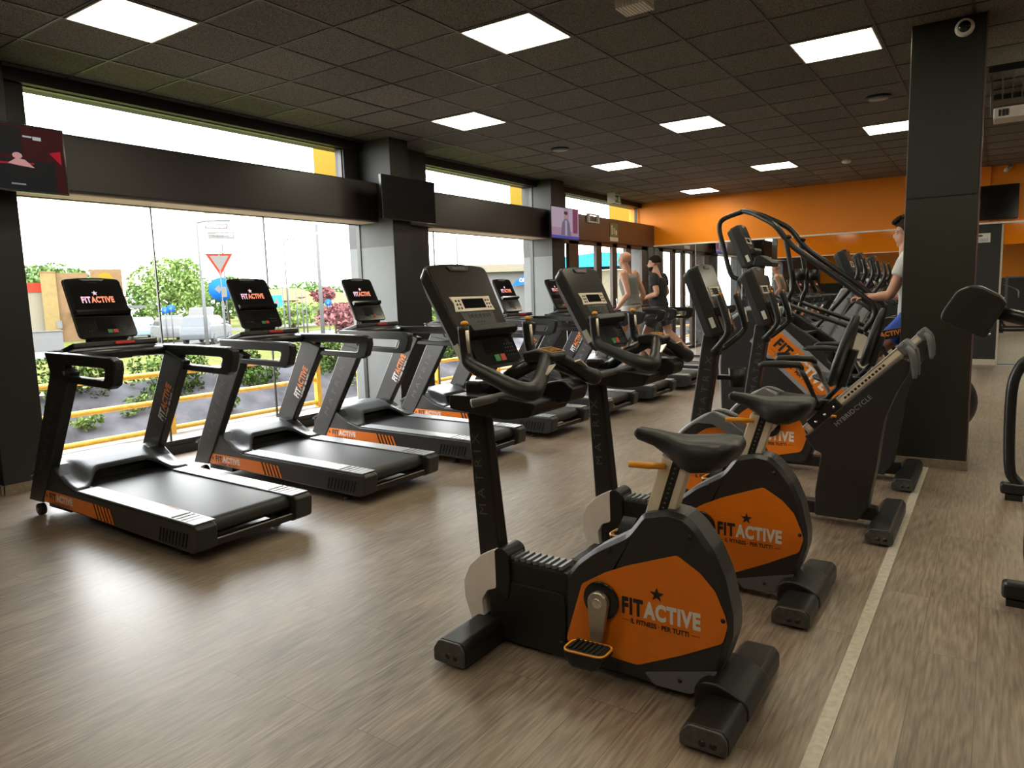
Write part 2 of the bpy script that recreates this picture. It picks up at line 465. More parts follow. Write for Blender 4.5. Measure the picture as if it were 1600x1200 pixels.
# windows: lower glazing, clerestory
def window(n, y0, y1, z0, z1, x, mull=(), fr=.05, frm='frame', depth=.03):
    f = MB()
    f.box(x-depth, x+depth, y0, y1, z0, z0+fr).box(x-depth, x+depth, y0, y1, z1-fr*.4, z1)
    f.box(x-depth, x+depth, y0, y0+.012, z0, z1).box(x-depth, x+depth, y1-.012, y1, z0, z1)
    for y in mull: f.box(x-.012, x+.012, y-.006, y+.006, z0, z1)
    o = struct(f, 'window_%d' % n, frm)
    gl = MB().box(x-.004, x+.004, y0+.01, y1-.01, z0+.01, z1-.01).build('glass_pane', 'glass', o)
    return o
window(1, 2.67, 6.65, .09, 2.475, -6.87, (3.90, 5.20))
window(2, 7.72, 10.82, .09, 2.475, -6.87, (8.14,))
window(3, 2.86, 6.40, 2.99, 3.37, -6.86, fr=.02)
window(4, 7.72, 10.82, 2.99, 3.37, -6.86, fr=.02)
window(5, 11.95, 15.25, 2.99, 3.37, -6.86, fr=.02)
struct(MB().box(-7.05, -6.72, -4.6, 2.33, 0, 3.37), 'wall_left_near', 'charcoal')
w = MB().box(-6.95, -6.8, 6.40, 6.65, 2.99, 3.37).box(-6.95, -6.8, 11.4, 11.95, 2.99, 3.37).box(-6.95, -6.8, 2.67, 2.86, 2.99, 3.37)
struct(w, 'wall_left_infill', 'charcoal')
# glazed entrance in brown frames
f = MB(); X = -6.5
stiles = [(11.27, 11.27), (11.46, 11.82), (12.54, 12.76), (13.24, 13.45), (13.9, 14.13), (14.69, 15.0)]
for (a, b) in stiles[1:]: f.box(X-.04, X+.03, a, b, 0, 2.475)
f.box(X-.04, X+.03, 11.27, 15.0, 2.40, 2.475).box(X-.04, X+.03, 11.27, 15.0, 0, .08)
d = struct(f, 'door_1', 'brownframe', bevel=.004)
MB().box(X-.012, X-.006, 11.27, 15.0, .05, 2.42).build('glass_pane', 'glass', d)

MB().tube([(X+.06, 13.3, .9), (X+.09, 13.3, 1.0), (X+.09, 13.3, 1.3), (X+.06, 13.3, 1.4)], .012, 8).build('door_handle', 'chrome', d)
struct(MB().box(-6.93, -6.45, 15.0, FY, 0, 2.475), 'wall_left_pier', 'greypaint')
# far wall
struct(MB().box(-7.05, 5.0, FY, FY+.12, 2.50, CZ), 'wall_far', 'orange')
struct(MB().box(-7.05, 5.0, FY+.02, FY+.12, 0, 2.50), 'wall_far_lower', 'charcoal')
struct(MB().box(-6.44, 5.0, FY-.03, FY+.02, 2.485, 2.515), 'trim_3', 'white')
m_ = MB(); j = MB()
xs = [-6.44, -5.48, -4.47, -3.5, -2.49, -1.5, -.32]
for a, b in zip(xs, xs[1:]): m_.box(a+.004, b-.004, FY-.005, FY+.02, .06, 2.485)
for x in xs[1:-1]: j.box(x-.004, x+.004, FY-.007, FY, .06, 2.485)
m_.box(.06, 1.2, FY-.005, FY+.02, .02, 2.485).box(1.21, 2.4, FY-.005, FY+.02, .02, 2.485)
struct(m_, 'wall_far_mirror', 'mirror'); struct(j, 'trim_4', 'white')
struct(MB().box(-3.75, -.32, FY-.02, FY-.008, 2.10, 2.484).box(.06, 2.4, FY-.02, FY-.008, 2.12, 2.484), 'wall_far_painted_reflection', 'orange_reflection')  # glossy orange strips painted in place of the mirror's own reflection
struct(MB().box(-3.75, -.32, FY-.022, FY-.007, 2.085, 2.10), 'trim_5', 'beige')  # stands in for the mirrored lower edge of the orange back wall
struct(MB().box(-.32, .03, FY-.03, FY+.02, 0, 2.46), 'wall_far_panel', 'charcoal')
struct(MB().box(.03, .06, FY-.035, FY+.02, 0, 2.47).box(-.32, .03, FY-.05, FY-.03, 0, .1), 'trim_6', 'tape')
struct(MB().box(-.24, -.17, FY-.06, FY, 2.52, CZ), 'trim_7', 'orange')
# the rest of the shell
struct(MB().box(5.0, 5.1, -4.6, FY, 0, CZ), 'wall_right', 'charcoal')
w = MB().box(-7.05, 5.0, -4.7, -4.6, 0, 1.6); struct(w, 'wall_back_lower', 'midgrey')
struct(MB().box(-7.05, 5.0, -4.7, -4.6, 1.6, CZ), 'wall_back', 'orange')
# free-standing column with its painted lower band and oak baseboard
w = MB().mat(0).box(-.635, -.145, 6.59, 7.08, 2.16, CZ).mat(1).box(-.637, -.143, 6.588, 7.08, 0, 2.16)
struct(w, 'wall_column', ['pillar', 'pillar_low'], bevel=.006)
K['cornerstrip'] = mat('brown corner strip', (.11, .06, .05), .4)
struct(MB().box(-.146, -.136, 6.584, 6.60, .075, CZ), 'trim_9', 'cornerstrip')
struct(MB().box(-.65, -.13, 6.575, 7.09, 0, .075), 'baseboard_column', 'base', bevel=.003)
struct(MB().box(-6.66, -6.635, 2.32, 2.67, 0, .08).box(-7.05, -6.635, 2.305, 2.33, 0, .08), 'baseboard_left', 'base')
# pale strip let into the floor
struct(MB().box(-.445, -.395, -3.0, 6.56, 0, .006), 'trim_8', 'tape')

# ---------------------------------------------------------------- ceiling fittings
lamps = [(-5.035, 2.86), (-3.112, 4.768), (-1.189, 6.676), (-5.035, 6.676), (-3.112, 8.584), (-1.189, 10.492),
         (-5.035, 10.492), (-3.112, 12.4), (-5.035, 14.3), (.734, 8.584), (.734, 4.768), (-1.189, 2.86), (-3.112, .95), (.734, .95), (-5.035, -.95), (-1.189, -.95), (2.66, 6.676), (2.66, 2.86), (2.66, 10.492), (.734, 12.4), (2.66, 14.3), (4.45, 4.768), (4.45, 8.584), (4.45, 12.4)]  # last panels listed are unseen, added to brighten the orange far wall
names = ['nearest the left windows, above the first running machine', 'second from the front, above the row of running machines', 'in front of the black column, large and bright',
         'above the fourth running machine near the first window column', 'in the middle of the ceiling, left of the round speaker', 'partly hidden behind the black column',
         'near the second window column', 'small, left of the far smoke detector', 'smallest, closest to the orange wall']
root = None
for i, (x, y) in enumerate(lamps):
    if root is None:
        root = empty('ceiling_light', (x, y, CZ))
        MB().ring([(x-.31, y-.308), (x+.31, y-.308), (x+.31, y+.308), (x-.31, y+.308)],
                  [(x-.297, y-.295), (x+.297, y-.295), (x+.297, y+.295), (x-.297, y+.295)], CZ-.012, CZ-.0005, 'z').build('lamp_rim', 'lampframe', root)
        MB().box(x-.297, x+.297, y-.295, y+.295, CZ-.009, CZ-.002).build('diffuser', 'lamp', root)
        o = root
    else:
        o = copy_tree(root); o.location = (x, y, CZ)
    o['category'] = 'ceiling light'; o['group'] = 'square ceiling panels'
    o['label'] = 'square lit ceiling panel ' + (names[i] if i < len(names) else 'out of view behind or right of the camera')
def speaker(x, y, lab):
    r = empty('ceiling_speaker', (x, y, CZ), lab, 'ceiling speaker', 'round ceiling speakers')
    MB().cyl((x, y, CZ-.0005), (x, y, CZ-.02), .125, 28).build('speaker_bezel', 'metalblack', r, bevel=.004)
    MB().cyl((x, y, CZ-.0205), (x, y, CZ-.028), .095, 28).build('speaker_grille', 'silvergrey', r)
speaker(-5.04, 8.73, 'small round recessed ceiling speaker left, between two lit panels')
speaker(-1.13, 8.73, 'round recessed ceiling speaker right, near the black column')
def emlight(x, y, lab):
    r = empty('smoke_detector', (x, y, CZ), lab, 'ceiling sensor')
    MB().box(x-.06, x+.06, y-.05, y+.05, CZ-.03, CZ-.0005).build('sensor_base', 'silvergrey', r, bevel=.006)
    MB().ball((x, y, CZ-.05), .075, .06, .035).build('sensor_dome', 'offwhite', r)
emlight(-2.04, 12.5, 'small white smoke sensor on the far ceiling')
r = empty('emergency_lamp', (-2.1, 4.72, CZ), 'white ribbed emergency lamp box hanging at the top edge of view', 'emergency lamp')
MB().box(-2.22, -2.0, 4.62, 4.78, CZ-.06, CZ-.0005).build('lamp_housing', 'offwhite', r, bevel=.01)
b = MB()
for k in range(9): b.box(-2.21+.0235*k, -2.195+.0235*k, 4.61, 4.79, CZ-.085, CZ-.058)
b.box(-2.215, -2.005, 4.625, 4.775, CZ-.078, CZ-.06); b.build('ribbed_lens', 'white', r)
# dome camera on the column
r = empty('dome_camera', (-.285, 6.588, 3.385), 'white dome security camera near the top of the black column', 'security camera')
MB().cyl((-.285, 6.588, 3.385), (-.285, 6.545, 3.385), .066, 28, .058).build('camera_ring', 'white', r, bevel=.006)
MB().ball((-.285, 6.545, 3.385), .042, .03, .042).build('camera_dome', 'gloss', r)
r = empty('bullet_camera', (.1, FY, 3.42), 'small white bullet camera high on the orange wall', 'security camera')
MB().cyl((.1, FY, 3.44), (.1, FY-.04, 3.44), .04, 16).build('camera_base', 'white', r)
MB().cyl((.1, FY-.03, 3.44), (.04, FY-.17, 3.36), .035, 16).build('camera_body', 'white', r)
# exit signs
r = empty('exit_sign', (-6.35, 13.1, CZ), 'hanging green exit sign box above the entrance', 'exit sign')
MB().box(-6.42, -6.28, 12.93, 13.0, 3.24, 3.43).box(-6.36, -6.34, 12.98, 13.38, 3.25, 3.43).build('sign_box', 'white', r)
MB().cyl((-6.35, 13.0, 3.43), (-6.35, 13.0, CZ), .006, 6).cyl((-6.35, 13.35, 3.43), (-6.35, 13.35, CZ), .006, 6).build('hanger', 'metalblack', r)
K['signgreen'] = mat('exit sign green', (.02, .22, .08), .4)
b = MB().mat(0).box(-6.339, -6.336, 13.03, 13.36, 3.27, 3.41)
b.mat(1)._add([(-6.335, 13.1, 3.34), (-6.335, 13.16, 3.30), (-6.335, 13.16, 3.38)], [(0, 1, 2)]).box(-6.336, -6.334, 13.16, 13.23, 3.33, 3.35).box(-6.336, -6.334, 13.26, 13.32, 3.29, 3.39)
b.build('pictogram', ['signgreen', 'white'], r)
o = MB().mat(0).box(-6.439, -6.43, 13.05, 13.42, 2.60, 2.87).mat(1).box(-6.4295, -6.4285, 13.12, 13.17, 2.64, 2.83).box(-6.4295, -6.4285, 13.22, 13.26, 2.66, 2.78).box(-6.4295, -6.4285, 13.3, 13.36, 2.64, 2.74).mat(1).box(-6.439, -6.43, 13.05, 13.42, 2.515, 2.597)
K['signolive'] = mat('olive green sign', (.13, .17, .05), .5)
tag(o.build('safety_sign', ['signolive', 'beige']), 'green emergency exit sign plate with white panel on brown beam', 'safety sign')
o = MB().ring([(12.1, 2.82), (12.55, 2.82), (12.55, 2.985), (12.1, 2.985)], [(12.16, 2.845), (12.49, 2.845), (12.49, 2.965), (12.16, 2.965)], -6.45, -6.40, 'x').build('alarm_frame', 'white')
tag(o, 'small white framed alarm box on the brown beam beside the television', 'alarm box')
# televisions
def tv(name_, y0, y1, z0, z1, x, lab, picture, tilt=.0):
    r = empty('television', (x, (y0+y1)/2, (z0+z1)/2), lab, 'television')
    ax, ay, az = Vector((1, 0, tilt*-4)).normalized(), Vector((0, 1, 0)), Vector((tilt*4, 0, 1)).normalized()
    c = Vector((x, (y0+y1)/2, (z0+z1)/2)); hy = (y1-y0)/2; hz = (z1-z0)/2
    MB().obox(c, ax, ay, az, .02, hy, hz).build('screen_housing', 'gloss', r, bevel=.004)
    MB().obox(c + ax*.0208, ax, ay, az, .0006, hy-.012, hz-.014).build('screen', 'screen', r)
    MB().obox(c - ax*.07, ax, ay, az, .05, .12, .1).build('wall_bracket', 'metalblack', r)
    if picture:
        b = MB(); mats = []
        for (col, e, shapes) in picture:
            b.mat(len(mats))
            mats.append(mat('tv picture', (.004, .004, .004), .6, spec=.1, emit=col, estr=e))
            for P in shapes:
                d = .0216 + .0004*len(mats)
                b._add([c + ax*d + ay*(hy-.014)*u_ + az*(hz-.016)*v_ for u_, v_ in P], [tuple(range(len(P)))])
        b.build('picture', mats, r, fixn=False)
    return r
def rect(a, b_, c_, d): return [(a, c_), (b_, c_), (b_, d), (a, d)]
def blob(cx, cy, rx, ry, n=12): return [(cx+rx*math.cos(2*math.pi*k/n), cy+ry*math.sin(2*math.pi*k/n)) for k in range(n)]
tv('tv', 1.9, 2.93, 2.42, 2.94, -6.36, 'television with dark red stage picture at the left edge by the window',
   [((.05, .006, .008), .5, [rect(-1, 1, -1, 1)]), ((.012, .012, .014), .5, [rect(-1, .85, -1, -.05), rect(-1, .4, .1, .95)]),
    ((.5, .01, .03), .5, [[(-1, -.1), (-.1, -.2), (.55, -.12), (.55, -.17), (-.1, -.26), (-1, -.17)], [(.78, .25), (.95, -.1), (.95, .35)]]),
    ((.75, .38, .36), .5, [[(.18, -.2), (.3, -.02), (.42, -.05), (.55, -.28), (.3, -.24)], blob(.32, .06, .07, .1)]),
    ((.13, .09, .10), .5, [blob(-.15, .45, .1, .14), [(-.2, .3), (-.05, .3), (0, -.05), (-.22, -.05)]]),
    ((.6, .6, .6), .5, [rect(.42, .55, .66, .71), rect(.56, .68, .6, .71)]), ((.3, .3, .3), .5, [rect(.2, .4, -.85, -.8)])])
tv('tv', 6.34, 7.32, 2.457, 2.985, -6.14, 'blank black television on the first window column', None)
tv('tv', 10.52, 11.50, 2.44, 2.99, -6.30, 'television with news presenter picture on the second window column',
   [((.30, .19, .26), .8, [rect(-1, 1, -1, 1)]), ((.36, .28, .34), .8, [rect(-1, -.1, -.3, 1), rect(.25, .5, -.5, 1)]), ((.17, .04, .08), .8, [rect(.55, .9, -.6, 1)]),
    ((.14, .11, .16), .8, [[(-.35, -.8), (-.25, .05), (-.05, .3), (.15, .3), (.3, .05), (.4, -.8)]]),
    ((.35, .18, .15), .8, [blob(.03, .55, .12, .2)]), ((.05, .03, .03), .8, [blob(.03, .68, .14, .12)]), ((.3, .3, .36), .8, [rect(-.04, .1, -.8, .2)]),
    ((.06, .06, .30), .8, [rect(-1, 1, -1, -.82)])])
r = empty('television', (-.04, FY-.06, 2.84), 'black television on the orange wall right of the black column', 'television')
MB().box(-.34, .25, FY-.09, FY-.05, 2.55, 3.14).build('screen_housing', 'gloss', r, bevel=.004)
MB().box(-.33, .24, FY-.0925, FY-.091, 2.565, 3.13).build('screen', 'screen', r)
MB().box(-.15, .05, FY-.05, FY, 2.75, 2.95).build('wall_bracket', 'metalblack', r)
b = MB().mat(0).box(-.32, -.13, FY-.034, FY-.031, 2.17, 2.33).mat(1)
for k in range(3): b.box(-.30, -.16, FY-.036, FY-.0345, 2.19+.02*k, 2.196+.02*k)
b.prism([(-.3+.04*math.cos(t*.6)+.02, 2.29+.02*math.sin(t*.6)) for t in range(10)], FY-.036, FY-.0345, 'y')
tag(b.build('paper_notice', ['sticker', 'dimletter']), 'white paper notice on the black panel right of the column', 'notice')
# ceiling grille and hanging heater right of the column
b = MB().box(-.15, 1.1, 8.3, 8.34, CZ-.05, CZ-.001).box(-.15, 1.1, 9.56, 9.6, CZ-.05, CZ-.001)
for k in range(14): b.box(-.13+.085*k, -.118+.085*k, 8.34, 9.56, CZ-.05, CZ-.02)
for y in (8.7, 9.1): b.box(-.13, 1.05, y, y+.02, CZ-.045, CZ-.03)
tag(b.build('ceiling_grille', 'midgrey'), 'dark slatted ventilation grille in the ceiling right of the column', 'ceiling grille')
r = empty('air_conditioner', (.3, 8.7, 3.1), 'long white hanging air unit right of the black column', 'air conditioner')
MB().box(-.1, 1.1, 8.45, 8.75, 3.03, 3.13).build('unit_body', 'offwhite', r, bevel=.01)
b = MB()
for k in range(3): b.box(-.06+.03*k, -.04+.03*k, 8.44, 8.452, 3.05, 3.11)
b.box(.14, .9, 8.44, 8.452, 3.095, 3.105); b.build('vents', 'darkgrey', r)
MB().cyl((-.12, 8.6, 3.08), (-.13, 8.62, CZ), .01, 8).cyl((.9, 8.6, 3.13), (.9, 8.6, CZ), .01, 8).build('hanger', 'grey', r)
# ================================================================ machines
def frame_T(origin, bottom, top):
    """local (across, up, out) -> room for a panel whose centre line runs bottom->top in the xz plane, facing +x"""
    u = (Vector((top[0], 0, top[1])) - Vector((bottom[0], 0, bottom[1]))).normalized()
    n = Vector((u.z, 0, -u.x))
    T = Matrix(((0, u.x, n.x), (1, 0, 0), (0, u.z, n.z))).to_4x4()
    T.translation = Vector(origin)
    return T
def panel_outline(wt, wb, h, r=.04, crown=.014):
    P = [(-wb, 0), (wb, 0), (wt, h)]
    n = 6
    for k in range(1, n): P.append((wt*(1-2*k/n), h + crown*math.sin(math.pi*k/n)))
    P.append((-wt, h))
    return rpoly(P, r, 4)
def console(root, y0, bottom, top, wt, wb, th, kind):
    T = frame_T((bottom[0], y0, bottom[1]), bottom, top)
    h = (Vector(top)-Vector(bottom)).length
    def B(mb, name, m, par=root, **k): return mb.build(name, m, par, T=T, **k)
    out = panel_outline(wt, wb, h)
    inner = panel_outline(wt-.012, wb-.012, h-.012, .035)
    # housing: thick slab, tapering to the back
    secs = []
    for c, s in ((-th, .72 if kind in ('tread', 'bike') else .90), (-th*.6, .93 if kind in ('tread', 'bike') else .99), (-.012, 1.0), (0, .985)):
        secs.append([Vector((x*s, h/2 + (y-h/2)*s, c)) for x, y in out])
    con = B(MB().loft(secs, smooth=False), 'console', 'darkgrey' if kind != 'tread' else 'plastic', bevel=.004)
    face = [(x*.955, h/2+(y-h/2)*.965) for x, y in out]
    B(MB().prism([(x, y) for x, y in face], .0, .0025, 'z'), 'face_panel', 'gloss' if kind == 'tread' else K['conface'], con)
    if kind == 'tread':
        B(MB().prism(rpoly([(-wt*.8, h*.46), (wt*.8, h*.46), (wt*.83, h*.90), (-wt*.83, h*.90)], .008), .0025, .0035, 'z'), 'screen', 'screen', con)
        b = MB(); w = wt*1.12
        put_logo(b, (-w/2, h*.585, .0042), (1, 0, 0), (0, 1, 0), w, .052, slogan=False)
        B(b, 'screen_logo', ['lit1', 'lit2'], con, fixn=False)
        b = MB().prism(rpoly([(-.07, h*.955), (.07, h*.955), (.09, h*.985), (-.09, h*.985)], .005), .002, .012, 'z'); B(b, 'top_badge', 'grey', con)
        b = MB(); put_text(b, 'MATRIX', (-.035, h*.925, .004), (1, 0, 0), (0, 1, 0), .07, .008, 0, 1.3); B(b, 'maker_lettering', 'dimletter', con, fixn=False)
        b = MB().loft([[Vector((x, y, c)) for y, c in ((h*.36, 0), (h*.37, .03), (h*.40, .045), (h*.44, .04), (h*.45, 0))] for x in (-wt*.93, -wt*.88, wt*.88, wt*.93)], smooth=False)
        B(b, 'console_tray', 'gloss', con)
        b = MB().prism(rpoly([(-.07, h*.11), (.06, h*.11), (.065, h*.29), (-.075, h*.29)], .006), .0025, .004, 'z'); B(b, 'lower_display', 'screen', con)
        b = MB()
        B(MB().prism([(-.005, h*.075), (.028, h*.075), (.028, h*.13), (-.005, h*.13)], .003, .007, 'z'), 'start_button', 'green', con)
        B(MB().prism([(.034, h*.075), (.068, h*.075), (.068, h*.13), (.034, h*.13)], .003, .007, 'z'), 'stop_button', 'red', con)
        for q in range(4): b.cyl((.10+.018*q, h*.12, .003), (.10+.018*q, h*.12, .005), .004, 8); b.cyl((.10+.018*q, h*.17, .003), (.10+.018*q, h*.17, .005), .004, 8); b.cyl((-.15+.018*q, h*.12, .003), (-.15+.018*q, h*.12, .005), .004, 8)
        B(b, 'keypad', 'dimletter', con)
    else:
        full = kind == 'bike'
        s = wt/.21
        # silver surround with a dark readout
        for (x0, x1, y0_, y1_) in ((-.145, .13, .545, .685),):
            x0 *= s; x1 *= s
            b = MB().ring([(x0, h*.685), (x0+.012, h*.62), (x0+.002, h*.545), (x1+.002, h*.545), (x1-.008, h*.62), (x1, h*.685)][::-1],
                          [(x0+.07*s, h*.665), (x0+.07*s, h*.62), (x0+.07*s, h*.57), (x1-.05*s, h*.57), (x1-.05*s, h*.62), (x1-.05*s, h*.665)][::-1], .0025, .006, 'z')
            B(b, 'readout_surround', 'cream', con)
            b = MB().prism([(x0+.07*s, h*.57), (x1-.05*s, h*.57), (x1-.05*s, h*.665), (x0+.07*s, h*.665)], .0025, .004, 'z'); B(b, 'readout', 'screen', con)
            b = MB()
            for q in range(3):
                for c_ in (0, 1): b.cyl((x0+(.03+.02*c_)*s, h*(.575+.035*q), .006), (x0+(.03+.02*c_)*s, h*(.575+.035*q), .008), .006*s, 8); b.cyl((x1-(.02+.018*c_)*s, h*(.575+.035*q), .006), (x1-(.02+.018*c_)*s, h*(.575+.035*q), .008), .005*s, 8)
            B(b, 'keys', 'dimletter', con)
        b = MB(); b.prism(rpoly([(-.09*s, h*.36), (.10*s, h*.36), (.115*s, h*.54), (-.115*s, h*.54)], .006), .0025, .0035, 'z'); B(b, 'key_panel', 'darkgrey', con)
        b = MB()
        for q in range(6):
            x = (-.065+.026*q)*s; b.ring([(x, h*.47), (x+.022*s, h*.47), (x+.022*s, h*.52), (x, h*.52)], [(x+.004*s, h*.478), (x+.018*s, h*.478), (x+.018*s, h*.512), (x+.004*s, h*.512)], .0035, .0055, 'z')
        for q in range(3): b.cyl(((-.02+.022*q)*s, h*.44, .003), ((-.02+.022*q)*s, h*.44, .006), .004*s, 8)
        B(b, 'key_row', 'dimletter', con)
        b = MB().prism(rpoly([(-.06*s, h*.945), (.06*s, h*.945), (.075*s, h*.99), (-.075*s, h*.99)], .005), .002, .008, 'z'); B(b, 'top_badge', 'grey' if not full else 'darkgrey', con)
        b = MB(); put_text(b, 'MATRIX', (-.04*s, h*.955, .0095), (1, 0, 0), (0, 1, 0), .08*s, .011, 0, 1.3); B(b, 'maker_lettering', 'silvergrey', con, fixn=False)
        b = MB().loft([[Vector((x, y, c)) for y, c in ((h*.275, 0), (h*.275, .035), (h*.31, .06), (h*.37, .055), (h*.385, 0))] for x in (-wb*.93, -wb*.88, wb*.88, wb*.97)], smooth=False)
        B(b, 'console_tray', 'plastic', con, bevel=.004)
        b = MB().prism(rpoly([(-wb*.9, h*.03), (wb*.92, h*.03), (wb*.95, h*.26), (-wb*.92, h*.26)], .01), .0025, .010, 'z'); B(b, 'lower_panel', 'gloss', con)
        b = MB().prism([(-.07*s, h*.12), (.05*s, h*.12), (.05*s, h*.24), (-.07*s, h*.24)], .010, .0115, 'z'); B(b, 'lower_display', 'screen', con)
        B(MB().prism([(-.03*s, h*.045), (.005*s, h*.045), (.005*s, h*.105), (-.03*s, h*.105)], .01, .014, 'z'), 'start_button', 'green', con)
        B(MB().prism([(.012*s, h*.045), (.045*s, h*.045), (.045*s, h*.105), (.012*s, h*.105)], .01, .014, 'z'), 'stop_button', 'red', con)
        b = MB()
        for q in range(4):
            for c_ in range(4): b.cyl(((.075+.018*q)*s, h*(.09+.035*c_), .01), ((.075+.018*q)*s, h*(.09+.035*c_), .012), .003*s, 6)
        B(b, 'keypad', 'dimletter', con)
    # barcode sticker on the side of the housing
    if kind != 'tread':
        b = MB().mat(0)
        x = -(wb+.25*(wt-wb)); yb = h*.13
        b._add([(x*1.0-.0028, yb, -.02), (x*1.0-.0028, yb, -.05), (x*1.03-.0028, yb+.07, -.05), (x*1.03-.0028, yb+.07, -.02)], [(0, 1, 2, 3)])
        b.mat(1)._add([(x-.0034, yb+.02, -.028), (x-.0034, yb+.02, -.04), (x*1.015-.0036, yb+.05, -.04), (x*1.015-.0036, yb+.05, -.028)], [(0, 1, 2, 3)])
        B(b, 'barcode_sticker', ['sticker', 'dimletter'], con, fixn=False)
    return con
K['conface'] = mat('smoked console face', (.028, .023, .020), .22)

K['hood'] = mat('satin charcoal hood', (.060, .062, .066), .30, bump=.15, bscale=500)
# ---------------------------------------------------------------- treadmill
def make_treadmill():
    X, Y = -4.8, 2.64
    t = empty('treadmill', (X, Y, 0))
    ends = (-1, 1)
    for s in ends:
        yo = Y + s*.43; yi = Y + s*.285
        lo, hi = min(yo, yi), max(yo, yi)
        prof = [(-5.70, .115), (-3.80, .060), (-3.745, .085), (-3.73, .215), (-3.76, .232), (-5.17, .252), (-5.33, .295), (-5.50, .395), (-5.60, .42), (-5.70, .215)]
        # side shell (rounded at the rear corner in plan)
        b = MB()
        b.prism(prof, yo - s*.012, yi, 'y')
        sh = b.build('side_shell', 'darkgrey', t, bevel=.012)
        b = MB()
        for k in range(9):
            x = -4.13 + .035*k
            b.obox((x, yo-s*.011, .135), (1, 0, -.35), (0, 1, 0), (.35, 0, 1), .006, .004, .045)
        b.build('shell_ribs', 'plastic', sh)
        # orange decal band with stripes and lettering on the outer face
        yd = yo - s*.010
        b = MB(); b.prism([(-5.70, .128), (-4.89, .105), (-4.93, .208), (-5.685, .214)], yd, yd + s*.0015, 'y')
        for k in range(5):
            x = -4.865 + .043*k
            b.prism([(x, .104-.001*k), (x+.022, .1035-.001*k), (x-.02, .207-.002*k), (x-.042, .2075-.002*k)], yd, yd + s*.0015, 'y')
        b.build('orange_decal', 'org', sh)
        b = MB(); u = (1, 0, -.01) if s < 0 else (-1, 0, .01)
        o = (-5.555, yd+s*.003, .148) if s < 0 else (-5.06, yd+s*.003, .148)
        put_logo(b, o, u, (0, 0, 1), .34, .052, star_left=True, slogan=True)
        b.build('decal_lettering', ['ink', 'letter'], sh, fixn=False)
        # foot rail
        b = MB(); rl, rh = sorted((yo - s*.018, yi - s*.01))
        b.prism([(-5.16, .2525), (-3.77, .2325), (-3.765, .243), (-5.15, .262)], rl, rh, 'y')
        fr = b.build('foot_rail', 'footrail', t, bevel=.003)
        b = MB()
        for k in range(5):
            x = -4.02 + .05*k
            b.box(x, x+.012, rl+.012, rh-.01, .240, .250-.0015*k)
        b.build('grip_ribs', 'grey', fr)
        b = MB().box(-4.98, -4.13, yi - s*.004 if s > 0 else yi-.003, yi+.003 if s > 0 else yi + .004, .243, .250)
        b.build('orange_edge', 'orgbtn', fr)
        # upright
        y1, y2 = sorted((yo, yo - s*.07))
        b = MB().prism([(-5.885, .105), (-5.665, .110), (-5.03, 1.085), (-5.27, 1.165)], y1, y2, 'y')
        up = b.build('upright', 'darkgrey', t, bevel=.010)
        b = MB()
        dv = Vector((-5.27+5.885, 0, 1.165-.105)).normalized(); nv = Vector((dv.z, 0, -dv.x))
        if s < 0:
            put_text(b, 'MATRIX', Vector((-5.60, yo-.002, .34)), dv, -nv, .60, .055, 0, 1.5)
            b.build('maker_lettering', 'dimletter', up, fixn=False)
            b = MB(); put_logo(b, Vector((-5.34, yo+.072, .84)), -dv, nv, .33, .075, star=False, a=0, b=1, c=0)
            b.build('upright_logo', ['letter', 'letterorg'], up, fixn=False)
        else:
            put_logo(b, Vector((-5.375, yo-.072, .60)), dv, -nv, .33, .075, star=False, a=0, b=1, c=0)
            b.build('upright_logo', ['letter', 'letterorg'], up, fixn=False)
            b = MB(); put_text(b, 'MATRIX', Vector((-5.32, yo+.002, .88)), -dv, nv, .60, .055, 0, 1.5)
            b.build('maker_lettering', 'dimletter', up, fixn=False)
        MB().cyl((-5.10, y1+.02, 1.08), (-5.095, y1+.02, 1.083), .006, 8).build('bolt', 'chrome', up)
        # handrail loop
        y1, y2 = sorted((yo + s*.01, yo - s*.055))
        outer = [(-5.36, 1.21), (-4.9, 1.205), (-4.50, 1.195), (-4.435, 1.175), (-4.43, 1.12), (-4.47, 1.02), (-4.53, .995), (-5.05, 1.015), (-5.12, 1.03), (-5.30, 1.06)]
        inner = [(-5.10, 1.13), (-4.9, 1.13), (-4.60, 1.125), (-4.565, 1.118), (-4.565, 1.10), (-4.585, 1.055), (-4.61, 1.048), (-5.05, 1.06), (-5.09, 1.065), (-5.11, 1.09)]
        hr = MB().ring(outer, inner, y1, y2).build('handrail', 'metalblack', t, bevel=.014, seg=3)
        # cup holder
        b = MB(); cy = Y + s*.33
        b.tube([(-5.42+.05*math.cos(2*math.pi*k/16), cy+.045*math.sin(2*math.pi*k/16), 1.205) for k in range(16)], .008, 6, closed=True)
        b.cyl((-5.42, cy, 1.13), (-5.42, cy, 1.2), .046, 16)
        b.build('cup_holder', 'plastic', t)
        # transport wheel
        b = MB().cyl((-5.76, yo-s*.05, .045), (-5.76, yo-s*.005, .045), .044, 18); wl = b.build('wheel', 'rubber', t, bevel=.006)
        MB().cyl((-5.76, yo-s*.004, .045), (-5.76, yo-s*.001, .045), .02, 12).build('hub_cap', 'grey', wl)
        b = MB().cyl((-4.02, yo-s*.10, 0), (-4.02, yo-s*.10, .02), .03, 14).cyl((-4.02, yo-s*.10, .02), (-4.02, yo-s*.10, .09), .012, 8)
        b.build('levelling_foot', 'metalblack', t)
    # frame beneath
    b = MB().box(-5.7, -3.95, Y-.30, Y-.24, .07, .12).box(-5.7, -3.95, Y+.24, Y+.30, .07, .12).box(-5.78, -5.45, Y-.34, Y+.34, .045, .10)
    b.build('base_frame', 'metalblack', t)
    # belt deck
    r = []
